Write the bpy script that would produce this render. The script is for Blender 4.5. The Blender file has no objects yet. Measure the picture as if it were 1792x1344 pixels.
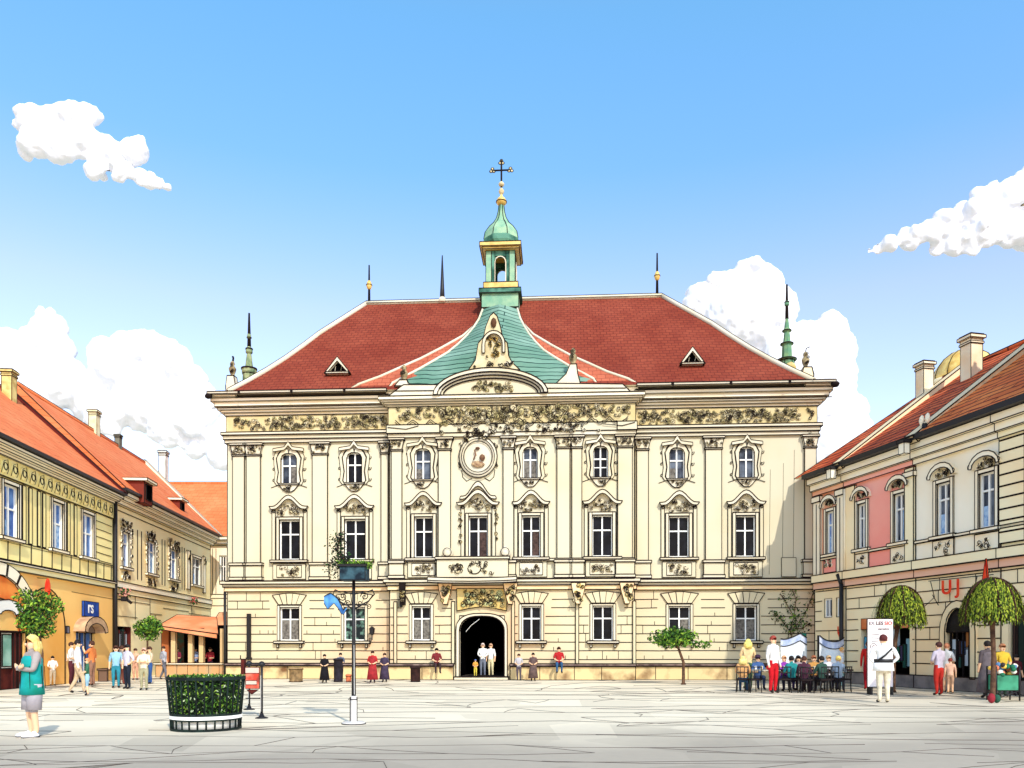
import bpy, bmesh, math, random
from mathutils import Vector, Matrix
R = random.Random(7)
SC = bpy.context.scene
COL = SC.collection
F = 1400.0; HOR = 1133.0; CX = 896.0; EYE = 1.55
PI = math.pi

# ---------------------------------------------------------------- materials
def lin(c):
    return tuple((x/12.92 if x <= .04045 else ((x+.055)/1.055)**2.4) for x in [v/255 for v in c])
MATS = {}
def mat(name, rgb, rgb2=None, scale=.6, rough=.85, spec=.2, metal=0, detail=4, lo=.4, hi=.65, bump=0, extra=None):
    if name in MATS: return MATS[name]
    m = bpy.data.materials.new(name); m.use_nodes = True
    nt = m.node_tree; b = nt.nodes['Principled BSDF']
    b.inputs['Roughness'].default_value = rough
    b.inputs['Specular IOR Level'].default_value = spec
    b.inputs['Metallic'].default_value = metal
    c1 = lin(rgb)+(1,)
    b.inputs['Base Color'].default_value = c1
    if rgb2:
        tc = nt.nodes.new('ShaderNodeTexCoord'); n = nt.nodes.new('ShaderNodeTexNoise')
        n.inputs['Scale'].default_value = scale; n.inputs['Detail'].default_value = detail
        r = nt.nodes.new('ShaderNodeValToRGB'); r.color_ramp.elements[0].position = lo; r.color_ramp.elements[1].position = hi
        r.color_ramp.elements[0].color = c1; r.color_ramp.elements[1].color = lin(rgb2)+(1,)
        nt.links.new(tc.outputs['Object'], n.inputs['Vector']); nt.links.new(n.outputs['Fac'], r.inputs['Fac'])
        nt.links.new(r.outputs['Color'], b.inputs['Base Color'])
        if bump:
            bp = nt.nodes.new('ShaderNodeBump'); bp.inputs['Strength'].default_value = bump; bp.inputs['Distance'].default_value = .05
            n2 = nt.nodes.new('ShaderNodeTexNoise'); n2.inputs['Scale'].default_value = scale*8
            nt.links.new(tc.outputs['Object'], n2.inputs['Vector'])
            nt.links.new(n2.outputs['Fac'], bp.inputs['Height']); nt.links.new(bp.outputs['Normal'], b.inputs['Normal'])
    MATS[name] = m
    return m

def tile_mat(name, c1, c2, mortar, bw, rh, ms=.02, axes='xz', scale=1.0, patch=None):
    """rows of roof tiles: brick pattern on two object axes"""
    if name in MATS: return MATS[name]
    m = bpy.data.materials.new(name); m.use_nodes = True
    nt = m.node_tree; b = nt.nodes['Principled BSDF']
    b.inputs['Roughness'].default_value = .8; b.inputs['Specular IOR Level'].default_value = .15
    tc = nt.nodes.new('ShaderNodeTexCoord'); sp = nt.nodes.new('ShaderNodeSeparateXYZ'); cb = nt.nodes.new('ShaderNodeCombineXYZ')
    nt.links.new(tc.outputs['Object'], sp.inputs[0])
    ns = nt.nodes.new('ShaderNodeTexNoise'); ns.inputs['Scale'].default_value = .8
    nt.links.new(tc.outputs['Object'], ns.inputs['Vector'])
    ad = nt.nodes.new('ShaderNodeMath'); ad.operation = 'MULTIPLY_ADD'; ad.inputs[1].default_value = rh*1.2
    nt.links.new(ns.outputs['Fac'], ad.inputs[0]); nt.links.new(sp.outputs['XYZ'.index(axes[1].upper())], ad.inputs[2])
    nt.links.new(sp.outputs['XYZ'.index(axes[0].upper())], cb.inputs[0]); nt.links.new(ad.outputs[0], cb.inputs[1])
    br = nt.nodes.new('ShaderNodeTexBrick'); nt.links.new(cb.outputs[0], br.inputs['Vector'])
    br.inputs['Color1'].default_value = lin(c1)+(1,); br.inputs['Color2'].default_value = lin(c2)+(1,); br.inputs['Mortar'].default_value = lin(mortar)+(1,)
    br.inputs['Scale'].default_value = 1; br.inputs['Mortar Size'].default_value = ms; br.inputs['Brick Width'].default_value = bw; br.inputs['Row Height'].default_value = rh
    n2 = nt.nodes.new('ShaderNodeTexNoise'); n2.inputs['Scale'].default_value = .45; n2.inputs['Detail'].default_value = 5
    nt.links.new(tc.outputs['Object'], n2.inputs['Vector'])
    mx = nt.nodes.new('ShaderNodeMix'); mx.data_type = 'RGBA'; mx.blend_type = 'MULTIPLY'
    rp = nt.nodes.new('ShaderNodeValToRGB'); rp.color_ramp.elements[0].position = .35; rp.color_ramp.elements[1].position = .65
    rp.color_ramp.elements[0].color = (lin(patch)+(1,)) if patch else (.8, .74, .74, 1); rp.color_ramp.elements[1].color = (1, 1, 1, 1)
    nt.links.new(n2.outputs['Fac'], rp.inputs['Fac'])
    mx.inputs[0].default_value = 1
    nt.links.new(br.outputs['Color'], mx.inputs[6]); nt.links.new(rp.outputs['Color'], mx.inputs[7])
    nt.links.new(mx.outputs[2], b.inputs['Base Color'])
    bp = nt.nodes.new('ShaderNodeBump'); bp.inputs['Strength'].default_value = .5; bp.inputs['Distance'].default_value = .03
    nt.links.new(br.outputs['Fac'], bp.inputs['Height']); bp.invert = True
    nt.links.new(bp.outputs['Normal'], b.inputs['Normal'])
    MATS[name] = m
    return m

INK = mat('dark_line', (34, 26, 24), rough=.9, spec=.1)
CREAM = mat('cream_plaster', (213, 203, 174), (212, 194, 154), scale=.18, lo=.5, hi=.72)
CREAMG = mat('cream_rusticated_plaster', (215, 201, 165), (216, 184, 146), scale=.22, lo=.5, hi=.68)
TRIM = mat('pale_stone_trim', (222, 212, 188), (214, 200, 168), scale=.5)
PEACH = mat('peach_band', (243, 200, 150), (250, 224, 176), scale=.5)
OCHRE = mat('ochre_relief', (186, 160, 90), (214, 196, 140), scale=2.5)
TAN = mat('tan_relief', (196, 178, 134), (218, 204, 166), scale=2.0)
OLIVE = mat('olive_relief', (170, 156, 104), (212, 196, 148), scale=3.0)
GOLD = mat('gilded', (214, 170, 80), (236, 206, 120), scale=2, rough=.45, spec=.5)
WHITE = mat('white_paint', (250, 248, 240), rough=.6)
GLASSD = mat('dark_glass', (12, 9, 10), (26, 26, 32), scale=2.2, rough=.35, spec=.12)
GLASSG = mat('grey_glass', (40, 44, 56), (104, 112, 124), scale=1.6, rough=.3, spec=.15)
GLASSB = mat('blue_glass', (50, 90, 160), (110, 150, 205), scale=1.8, rough=.3, spec=.15)
GLASST = mat('teal_glass', (110, 165, 150), (160, 205, 190), scale=1.5, rough=.15, spec=.5)
CURT = mat('net_curtain', (128, 122, 112), (84, 78, 72), scale=9)
CURTD = mat('brown_curtain', (84, 64, 58), (50, 38, 36), scale=9)
CURTB = mat('pale_blue_curtain', (176, 204, 230), (100, 144, 200), scale=7)
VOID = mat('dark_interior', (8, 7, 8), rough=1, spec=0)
PLINTH = mat('stained_plinth_stone', (222, 196, 144), (120, 86, 56), scale=1.1, lo=.5, hi=.72, detail=7)
ROOFR = tile_mat('dark_red_tiles', (150, 72, 50), (138, 62, 44), (110, 46, 34), .34, .2, .018, patch=(228, 208, 204))
ROOFS = tile_mat('salmon_tiles', (196, 112, 82), (184, 96, 68), (150, 70, 50), .4, .26, .012)
ROOFO = tile_mat('orange_tiles', (236, 144, 92), (228, 132, 80), (204, 106, 60), .5, .3, .012, axes='xz', patch=(250, 226, 214))
ROOFB = tile_mat('brown_red_tiles', (236, 122, 70), (214, 100, 56), (100, 38, 22), 1.6, .24, .035, axes='xz', patch=(220, 190, 180))
ROOFC = tile_mat('bright_orange_brown_tiles', (255, 154, 78), (244, 126, 62), (126, 50, 28), 1.6, .26, .032, axes='xz', patch=(230, 210, 200))
COPPER = tile_mat('green_copper', (134, 166, 148), (116, 150, 132), (40, 70, 62), 9, .3, .028, patch=(190, 212, 204))
COPPERD = mat('dark_copper', (40, 84, 70), (96, 146, 124), scale=1.6)
COPPERL = mat('light_copper', (120, 166, 138), (160, 190, 152), scale=1.5)
IRON = mat('black_iron', (26, 24, 26), rough=.5, spec=.4)

# ---------------------------------------------------------------- object helpers
def tag(o, label=None, cat=None, group=None, kind=None):
    if label: o['label'] = label
    if cat: o['category'] = cat
    if group: o['group'] = group
    if kind: o['kind'] = kind
    return o
def empty(name, loc=(0, 0, 0), rz=0, label=None, cat=None, group=None):
    o = bpy.data.objects.new(name, None); COL.objects.link(o); o.empty_display_size = .3
    o.location = loc; o.rotation_euler = (0, 0, rz)
    return tag(o, label, cat, group)
def copy_tree(o, parent=None):
    c = o.copy(); COL.objects.link(c); c.parent = parent
    for ch in list(o.children): copy_tree(ch, c)
    return c

class MB:
    """mesh builder; everything goes in one mesh; iw = width of the dark joint lines along its edges"""
    def __init__(s, iw=0): s.v = []; s.f = []; s.m = []; s.mats = []; s.iw = iw; s.sm = []; s.noink = set()
    def mi(s, m):
        if m not in s.mats: s.mats.append(m)
        return s.mats.index(m)
    def face(s, idx, m, smooth=False): s.f.append(tuple(idx)); s.m.append(s.mi(m)); s.sm.append(smooth)
    def quad(s, a, b, c, d, m):
        n = len(s.v); s.v += [tuple(a), tuple(b), tuple(c), tuple(d)]; s.face((n, n+1, n+2, n+3), m)
    def box(s, x0, x1, y0, y1, z0, z1, m, ink=True):
        if x0 > x1: x0, x1 = x1, x0
        if y0 > y1: y0, y1 = y1, y0
        if z0 > z1: z0, z1 = z1, z0
        n = len(s.v)
        s.v += [(x0,y0,z0),(x1,y0,z0),(x1,y1,z0),(x0,y1,z0),(x0,y0,z1),(x1,y0,z1),(x1,y1,z1),(x0,y1,z1)]
        fs = [(0,3,2,1),(4,5,6,7),(0,1,5,4),(1,2,6,5),(2,3,7,6),(3,0,4,7)]
        for f in fs:
            if not ink: s.noink.add(len(s.f))
            s.face([n+i for i in f], m)
    def hexa(s, p, m):
        """8 corners ordered like box"""
        n = len(s.v); s.v += [tuple(q) for q in p]
        for f in [(0,3,2,1),(4,5,6,7),(0,1,5,4),(1,2,6,5),(2,3,7,6),(3,0,4,7)]: s.face([n+i for i in f], m)
    def prism(s, pts, y0, y1, m, side=None):
        """polygon in (x,z), extruded y0..y1 (y0 is the front)"""
        n = len(s.v); k = len(pts)
        s.v += [(x, y0, z) for x, z in pts] + [(x, y1, z) for x, z in pts]
        s.face([n+i for i in range(k)], m); s.face([n+k+i for i in range(k)][::-1], m)
        for i in range(k):
            j = (i+1) % k; s.face((n+i, n+k+i, n+k+j, n+j), side or m)
    def strip(s, inner, outer, y0, y1, m):
        """band between two polylines in (x,z) with thickness"""
        for i in range(len(inner)-1):
            n = len(s.v)
            q = [inner[i], inner[i+1], outer[i+1], outer[i]]
            s.v += [(x, y0, z) for x, z in q] + [(x, y1, z) for x, z in q]
            base = len(s.f)
            for f in [(0,1,2,3),(7,6,5,4),(0,4,5,1),(2,6,7,3)]: s.noink.add(len(s.f)); s.face([n+a for a in f], m)
        if s.iw:
            s.line([(x, y0, z) for x, z in inner]); s.line([(x, y0, z) for x, z in outer])
            for i in (0, -1): s.line([(inner[i][0], y0, inner[i][1]), (outer[i][0], y0, outer[i][1])])
    def tube(s, pts, r, m, n=6, closed=False, cap=True, smooth=True):
        """r: number or list"""
        P = [Vector(p) for p in pts]; k = len(P)
        if k < 2: return
        rs = r if isinstance(r, (list, tuple)) else [r]*k
        b = len(s.v)
        for i, p in enumerate(P):
            t = (P[min(i+1, k-1)]-P[max(i-1, 0)])
            if t.length < 1e-9: t = Vector((0, 0, 1))
            t.normalize()
            a = Vector((0, 0, 1)) if abs(t.z) < .9 else Vector((1, 0, 0))
            e1 = t.cross(a).normalized(); e2 = t.cross(e1)
            for j in range(n):
                an = 2*PI*(j+.5)/n
                q = p+rs[i]*(math.cos(an)*e1+math.sin(an)*e2); s.v.append(tuple(q))
        for i in range(k-1):
            for j in range(n):
                j2 = (j+1) % n
                s.noink.add(len(s.f)); s.face((b+i*n+j, b+i*n+j2, b+(i+1)*n+j2, b+(i+1)*n+j), m, smooth)
        if cap:
            s.noink.add(len(s.f)); s.face([b+j for j in range(n)][::-1], m)
            s.noink.add(len(s.f)); s.face([b+(k-1)*n+j for j in range(n)], m)
    def line(s, pts, w=None, m=None):
        s.tube(pts, (w or s.iw)*.5, m or INK, n=3, cap=False, smooth=False)
    def wline(s, p, q, w=None, jit=.012, seg=.8):
        """slightly wavering line"""
        p = Vector(p); q = Vector(q); L = (q-p).length; n = max(1, int(L/seg))
        pts = [p.lerp(q, i/n)+Vector((R.uniform(-jit, jit), 0, R.uniform(-jit, jit))) for i in range(n+1)]
        s.line(pts, w)
    def lathe(s, prof, c, m, n=16, smooth=True, sx=1, sy=1, rot=0, ink=False):
        """profile [(r,z)] around the vertical through c"""
        b = len(s.v); k = len(prof)
        for r, z in prof:
            for j in range(n):
                a = 2*PI*j/n+rot; s.v.append((c[0]+r*sx*math.cos(a), c[1]+r*sy*math.sin(a), c[2]+z))
        for i in range(k-1):
            for j in range(n):
                j2 = (j+1) % n
                if not ink: s.noink.add(len(s.f))
                s.face((b+i*n+j, b+i*n+j2, b+(i+1)*n+j2, b+(i+1)*n+j), m, smooth)
        if not ink: s.noink.add(len(s.f))
        s.face([b+j for j in range(n)][::-1], m)
        if not ink: s.noink.add(len(s.f))
        s.face([b+(k-1)*n+j for j in range(n)], m)
    def ring(s, c, r, w=None, y=None, n=14, sx=1, sz=1):
        """dark ring in the x-z plane"""
        s.line([(c[0]+r*sx*math.cos(2*PI*i/n), c[1], c[2]+r*sz*math.sin(2*PI*i/n)) for i in range(n+1)], w)
    def hring(s, c, r, w=None, n=16):
        s.line([(c[0]+r*math.cos(2*PI*i/n), c[1]+r*math.sin(2*PI*i/n), c[2]) for i in range(n+1)], w)
    def blob(s, c, rx, ry, rz, m, n=8, k=4, jit=.12):
        b = len(s.v)
        for i in range(k+1):
            th = PI*i/k
            for j in range(n):
                a = 2*PI*j/n; q = 1+R.uniform(-jit, jit)
                s.v.append((c[0]+rx*q*math.sin(th)*math.cos(a), c[1]+ry*q*math.sin(th)*math.sin(a), c[2]+rz*math.cos(th)*q))
        for i in range(k):
            for j in range(n):
                j2 = (j+1) % n; s.noink.add(len(s.f))
                s.face((b+i*n+j, b+(i+1)*n+j, b+(i+1)*n+j2, b+i*n+j2), m, True)
    def spiral(s, c, r, w=None, turns=1.6, d=1, a0=0, n=12):
        pts = []
        for i in range(n+1):
            t = i/n; rr = r*(.12+.88*t); a = a0+d*turns*2*PI*t
            pts.append((c[0]+rr*math.cos(a), c[1], c[2]+rr*math.sin(a)))
        s.line(pts, w)
    def scrolls(s, x0, x1, y, z0, z1, m, size=.22, w=None, dens=1.0, m2=None, leaf=True, depth=.05):
        """relief ornament: raised lumps with engraved scrolls and leaf lines, on the plane y (front is -y)"""
        W, H = x1-x0, z1-z0; n = max(1, int(W*H/(size*size)*.95*dens))
        for i in range(n):
            r = size*R.uniform(.28, .6)
            x = R.uniform(x0+r*.6, x1-r*.6) if W > 1.3*r else (x0+x1)/2
            z = R.uniform(z0+r*.6, z1-r*.6) if H > 1.3*r else (z0+z1)/2
            mm = m2 if (m2 and R.random() < .4) else m
            s.blob((x, y, z), r*R.uniform(.7, 1.1), depth, r*R.uniform(.6, 1), mm, n=7, k=4)
            s.spiral((x, y-depth-.012, z), r, w, R.uniform(.8, 1.8), R.choice((-1, 1)), R.uniform(0, 6.28), n=8)
            if leaf and R.random() < .6:
                a = R.uniform(0, 6.28); l = r*R.uniform(1, 1.6)
                xx = min(max(x+l*math.cos(a), x0), x1); zz = min(max(z+l*math.sin(a), z0), z1)
                s.line([(x, y-depth-.01, z), ((x+xx)/2+R.uniform(-.05, .05), y-depth-.01, (z+zz)/2+R.uniform(-.05, .05)), (xx, y-depth-.01, zz)], w)
    def wall(s, x0, x1, z0, z1, y, thick, holes, m, reveal=None):
        """front face at y with rectangular holes [(xa,xb,za,zb)] and their reveals"""
        xs = sorted(set([x0, x1]+[min(max(v, x0), x1) for h in holes for v in h[:2]])); zs = sorted(set([z0, z1]+[min(max(v, z0), z1) for h in holes for v in h[2:4]]))
        for i in range(len(xs)-1):
            for j in range(len(zs)-1):
                cx, cz = (xs[i]+xs[i+1])/2, (zs[j]+zs[j+1])/2
                if any(h[0] < cx < h[1] and h[2] < cz < h[3] for h in holes): continue
                s.noink.add(len(s.f)); s.quad((xs[i], y, zs[j]), (xs[i+1], y, zs[j]), (xs[i+1], y, zs[j+1]), (xs[i], y, zs[j+1]), m)
        for h in holes:
            a, b, c, d = h[:4]; e = y+thick
            for q in [((a,y,c),(a,e,c),(a,e,d),(a,y,d)), ((b,y,d),(b,e,d),(b,e,c),(b,y,c)), ((a,y,d),(a,e,d),(b,e,d),(b,y,d)), ((b,y,c),(b,e,c),(a,e,c),(a,y,c))]:
                s.noink.add(len(s.f)); s.quad(*q, reveal or m)
    def build(s, name, parent=None, loc=None, rz=0, label=None, ink=True):
        nf = len(s.f)
        if s.iw and ink:
            # dark joint lines along sharp edges
            em = {}
            key = lambda p: (round(p[0], 4), round(p[1], 4), round(p[2], 4))
            for fi in range(nf):
                if fi in s.noink: continue
                f = s.f[fi]; ps = [Vector(s.v[i]) for i in f]
                nrm = Vector((0, 0, 0))
                for i in range(1, len(ps)-1): nrm += (ps[i]-ps[0]).cross(ps[i+1]-ps[0])
                if nrm.length < 1e-10: continue
                nrm.normalize()
                for i in range(len(f)):
                    a, b = key(s.v[f[i]]), key(s.v[f[(i+1) % len(f)]])
                    if a == b: continue
                    em.setdefault((a, b) if a < b else (b, a), []).append(nrm)
            for (a, b), ns in em.items():
                if len(ns) == 1 or ns[0].dot(ns[1]) < .82:
                    s.line([a, b])
        me = bpy.data.meshes.new(name); me.from_pydata(s.v, [], s.f)
        for m in s.mats: me.materials.append(m)
        me.polygons.foreach_set('material_index', s.m); me.polygons.foreach_set('use_smooth', s.sm)
        me.update()
        o = bpy.data.objects.new(name, me); COL.objects.link(o)
        if parent: o.parent = parent
        if loc: o.location = loc
        if rz: o.rotation_euler = (0, 0, rz)
        if label: o['label'] = label
        return o

class Frame:
    """a building's own axes: x along the front (left to right), y into the building, z up"""
    def __init__(s, p0, ang): s.p = p0; s.a = ang; s.U = (math.cos(ang), math.sin(ang)); s.N = (-math.sin(ang), math.cos(ang))
    def xz(s, px, py, y=0):
        dx = (px-CX)/F; dz = (HOR-py)/F
        ox, oy = s.p[0]+s.N[0]*y, s.p[1]+s.N[1]*y
        t = (ox*s.N[0]+oy*s.N[1])/(dx*s.N[0]+s.N[1])
        X, Y = dx*t, t
        return ((X-s.p[0])*s.U[0]+(Y-s.p[1])*s.U[1], EYE+dz*t)
    def x(s, px, y=0): return s.xz(px, 1000, y)[0]
    def z(s, px, py, y=0): return s.xz(px, py, y)[1]
    def world(s, x, y, z=0): return (s.p[0]+s.U[0]*x+s.N[0]*y, s.p[1]+s.U[1]*x+s.N[1]*y, z)
def gp(px, py):
    """ground point seen at a pixel"""
    Y = F*EYE/(py-HOR); return ((px-CX)/F*Y, Y)
def at(px, Y): return (px-CX)/F*Y
def zat(py, Y): return EYE+(HOR-py)/F*Y
def arc(cx, cz, rx, rz, a0, a1, n=12):
    return [(cx+rx*math.cos(math.radians(a0+(a1-a0)*i/n)), cz+rz*math.sin(math.radians(a0+(a1-a0)*i/n))) for i in range(n+1)]
# ================================================================ the town hall
HW = 28.54
HF = Frame((-14.09, 39.6), math.atan2(-1.7, 28.49))
hall = empty('town_hall', (HF.p[0], HF.p[1], 0), HF.a, 'wide cream baroque town hall with red hipped roof and green copper turret', 'town hall')
HD = 12.9; PJ = -.55            # building depth, projection of the middle
IW = .054
hx = HF.x
xm0, xm1 = hx(682, PJ), hx(1110, PJ)
def vz(px, py, y=0): return HF.z(px, py, y)

# window openings  (px0, px1, depth)
main_w = [(489, 525, 0), (603, 640, 0), (725, 758, PJ), (820, 854, PJ), (913, 946, PJ), (1036, 1072, PJ), (1170, 1206, 0), (1287, 1322, 0)]
up_w = [(492, 520, 0), (607, 634, 0), (726, 754, PJ), None, (915, 941, PJ), (1038, 1064, PJ), (1171, 1198, 0), (1293, 1320, 0)]
low_w = [(490, 524, 0), (602, 639, 0), (721, 754, PJ), None, (913, 947, PJ), (1037, 1073, PJ), (1170, 1208, 0), (1287, 1324, 0)]
ZM = (5.87, 7.83); ZU = (9.62, 11.1); ZL = (1.88, 3.52)
def holes_for(d):
    hs = []
    for lst, z in ((main_w, ZM), (up_w, ZU), (low_w, ZL)):
        for w in lst:
            if w and w[2] == d: hs.append((hx(w[0], d), hx(w[1], d), z[0], z[1]))
    return hs
dx0, dx1 = hx(804, PJ), hx(883, PJ); DZ0, DZ1, DZS = .16, 3.05, 2.35
w = MB(IW)
H0 = holes_for(0); H1 = holes_for(PJ)
for (a, b, d) in ((0, xm0, 0), (xm1, HW, 0), (xm0, xm1, PJ)):
    hs = [h for h in (H1 if d else H0) if a < h[0] < b]
    up = [h for h in hs if h[2] > 5]; lo = [h for h in hs if h[2] < 5]
    if d: lo = lo+[(dx0, dx1, 0, DZ1)]
    w.wall(a, b, 4.6, 13.0, d, .3, up, CREAM, TRIM)
    w.wall(a, b, 0, 4.6, d, .3 if not d else .35, lo, CREAMG, TRIM)
for xx in (xm0, xm1):
    w.quad((xx, PJ, 0), (xx, 0, 0), (xx, 0, 13), (xx, PJ, 13), CREAM)
for xx in (0, HW): w.quad((xx, 0, 0), (xx, HD, 0), (xx, HD, 13), (xx, 0, 13), CREAM)
w.quad((0, HD, 0), (HW, HD, 0), (HW, HD, 13), (0, HD, 13), CREAM)
for xx, d in ((0, 0), (HW, 0), (xm0, PJ), (xm1, PJ)): w.line([(xx, d, 0), (xx, d, 13)], .07)
# rusticated joints, broken at the openings
def broken(mb, a, b, z, d, hs, wd):
    cuts = sorted([(h[0]-.16, h[1]+.16) for h in hs if h[2]-.2 < z < h[3]+.12]); x = a
    segs = []
    for c in cuts:
        if c[0] > x: segs.append((x, min(c[0], b)))
        x = max(x, c[1])
    if x < b: segs.append((x, b))
    for p, q in segs:
        if q-p > .1: mb.wline((p+R.uniform(0, .06), d-.006, z), (q-R.uniform(0, .06), d-.006, z), wd, .012, 1.1)
for (a, b, d) in ((0, xm0, 0), (xm1, HW, 0), (xm0, xm1, PJ)):
    hs = [h for h in (H1 if d else H0) if h[2] < 5]
    if d: hs = hs+[(dx0-.15, dx1+.15, 0, 4.4)]
    fan = [(h[0]-.32, h[1]+.32, 3.4, 4.2) for h in hs if h[2] > 1]
    z = .98; row = 0
    while z < 4.25:
        broken(w, a, b, z, d, hs+[f for f in fan], IW*.8)
        for k in range(int((b-a)/1.5)):
            x = a+R.uniform(.3, b-a-.3)
            if not any(h[0]-.3 < x < h[1]+.3 and h[2]-.5 < z+.2 < h[3]+.5 for h in hs+fan) and z < 3.9:
                w.line([(x, d-.006, z), (x, d-.006, z+.41*R.choice((.45, 1)))], IW*.7)
        z += .41; row += 1
w.build('wall', hall)

# voussoir fans over the ground floor windows
for wv in low_w:
    if not wv: continue
    d = wv[2]; a, b = hx(wv[0], d), hx(wv[1], d); c = (a+b)/2; hw = (b-a)/2
    f = MB(IW*.8)
    for i in range(5):
        t0, t1 = -1+i*.4, -1+(i+1)*.4
        f.prism([(c+t0*hw*1.12, 3.66), (c+t1*hw*1.12, 3.66), (c+t1*hw*1.75, 4.24-.12*abs(t1)), (c+t0*hw*1.75, 4.24-.12*abs(t0))], d-.05, d+.02, CREAMG)
    f.build('lintel_fan', hall)

# plinth
p = MB(IW)
for (a, b, d) in ((-.05, xm0, 0), (xm1, HW+.05, 0), (xm0-.05, dx0-.28, PJ), (dx1+.28, xm1+.05, PJ)):
    x = a
    while x < b-.01:
        q = min(b, x+R.uniform(1.0, 1.9))
        if b-q < .5: q = b
        p.box(x, q, d-.12, d+.02, 0, .64, PLINTH); x = q
    p.box(a-.02, b+.02, d-.2, d+.02, .66, .78, mat('worn_grey_ledge', (150, 128, 118), (90, 70, 68), scale=3)); p.line([(a, d-.2, .66), (b, d-.2, .66)], .075)
p.build('plinth', hall)

# window builder
def window(par, fr, x0, x1, z0, z1, d, kind, glass, curtain=None, frame=WHITE, split=.64, iw=IW, fw=.06, rec=.16):
    """casement with a cross of glazing bars: frame > pane"""
    f = MB(iw*.6); y = d+rec
    f.box(x0, x0+fw, y-.05, y+.04, z0, z1, frame, False); f.box(x1-fw, x1, y-.05, y+.04, z0, z1, frame, False)
    f.box(x0+fw, x1-fw, y-.05, y+.04, z0, z0+fw, frame, False); f.box(x0+fw, x1-fw, y-.05, y+.04, z1-fw, z1, frame, False)
    xc = (x0+x1)/2; zt = z0+(z1-z0)*split
    f.box(xc-.032, xc+.032, y-.06, y+.03, z0+fw, z1-fw, frame, False); f.box(x0+fw, xc-.032, y-.055, y+.03, zt-.032, zt+.032, frame, False); f.box(xc+.032, x1-fw, y-.055, y+.03, zt-.032, zt+.032, frame, False)
    if kind == 'six':
        for t in (.33,):
            zz = z0+(z1-z0)*t; f.box(x0+fw, x1-fw, y-.03, y+.02, zz-.02, zz+.02, frame, False)
    f.line([(x0, d-.004, z0), (x1, d-.004, z0), (x1, d-.004, z1), (x0, d-.004, z1), (x0, d-.004, z0)], iw*.8)
    o = f.build('window', par, ink=False)
    g = MB(); g.box(x0+.01, x1-.01, y, y+.02, z0+.01, z1-.01, glass)
    g.build('pane', o)
    if curtain:
        c = MB(); side = R.choice((0, 1, 2))
        if side in (0, 2): c.box(x0+fw+.02, xc-.06, y-.02, y-.008, z0+fw, zt-.06 if side == 2 else z0+(zt-z0)*.6, curtain)
        if side in (1, 2): c.box(xc+.06, x1-fw-.03, y-.02, y-.008, z0+fw, zt-.06, curtain)
        c.build('curtain', o)
    return o

# surrounds of the main floor windows: architrave, curved hood, carved tympanum, sill and carved apron panel
for i, wv in enumerate(main_w):
    d = wv[2]; a, b = hx(wv[0], d), hx(wv[1], d); c = (a+b)/2; z0, z1 = ZM
    o = window(hall, HF, a, b, z0, z1, d, 'cross', GLASSD, CURTD if i in (3, 4) else None)
    s = MB(IW)
    for sx in (-1, 1):
        xa = a-.14 if sx < 0 else b; s.box(xa, xa+.14, d-.06, d+.01, z0-.02, z1+.14, TRIM)
        xo = (a-.36) if sx < 0 else b+.2; s.box(xo, xo+.16, d-.04, d+.01, z0-.05, z1+.45, CREAM)
    s.box(a, b, d-.06, d+.01, z1, z1+.14, TRIM)
    hwid = (b-a)/2+.46; big = 1.12 if i == 3 else 1
    # hood: ends flat, arched in the middle
    def hood(k, hw, zb, rise):
        pts = []
        for j in range(15):
            t = -1+2*j/14; u = abs(t)
            zz = zb + (rise*(.5+.5*math.cos(PI*min(1, u/.82))) if u < .82 else 0)
            pts.append((c+t*hw, zz))
        return pts
    lo = hood(0, hwid*big*.9, z1+.5, .5*big); hi = hood(0, hwid*big, z1+.64, .55*big)
    s.strip(lo, hi, d-.2, d+.01, TRIM)
    s.scrolls(c-hwid*.62, c+hwid*.62, d-.05, z1+.2, z1+.78*big, TAN, .2, IW*.42, 1.6, TRIM)
    if i == 3:
        lo2 = hood(0, hwid*.95, z1+.8, .62); hi2 = hood(0, hwid*.9, z1+.95, .7); s.strip(lo2, hi2, d-.14, d+.01, TRIM)
        s.scrolls(a-.5, a-.3, d-.05, z0+.6, z1+.4, TAN, .2, IW*.6); s.scrolls(b+.3, b+.5, d-.05, z0+.6, z1+.4, TAN, .2, IW*.6)
    for sx in (-1, 1): s.spiral((c+sx*hwid*.8, d-.07, z1+.42), .12, IW*.7)
    s.build('surround', o)
    s = MB(IW); s.box(a-.42, b+.42, d-.2, d+.01, z0-.14, z0-.03, TRIM); s.build('sill', o)
    s = MB(IW*.8)
    s.box(a-.3, b+.3, d-.08, d+.01, 4.9, 5.66, CREAM); s.box(a-.1, b+.1, d-.1, d-.07, 5.0, 5.58, TRIM)
    s.scrolls(a-.05, b+.05, d-.1, 5.03, 5.55, TRIM, .24, IW*.45, 1.8, TAN)
    s.build('apron_panel', hall)

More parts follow.
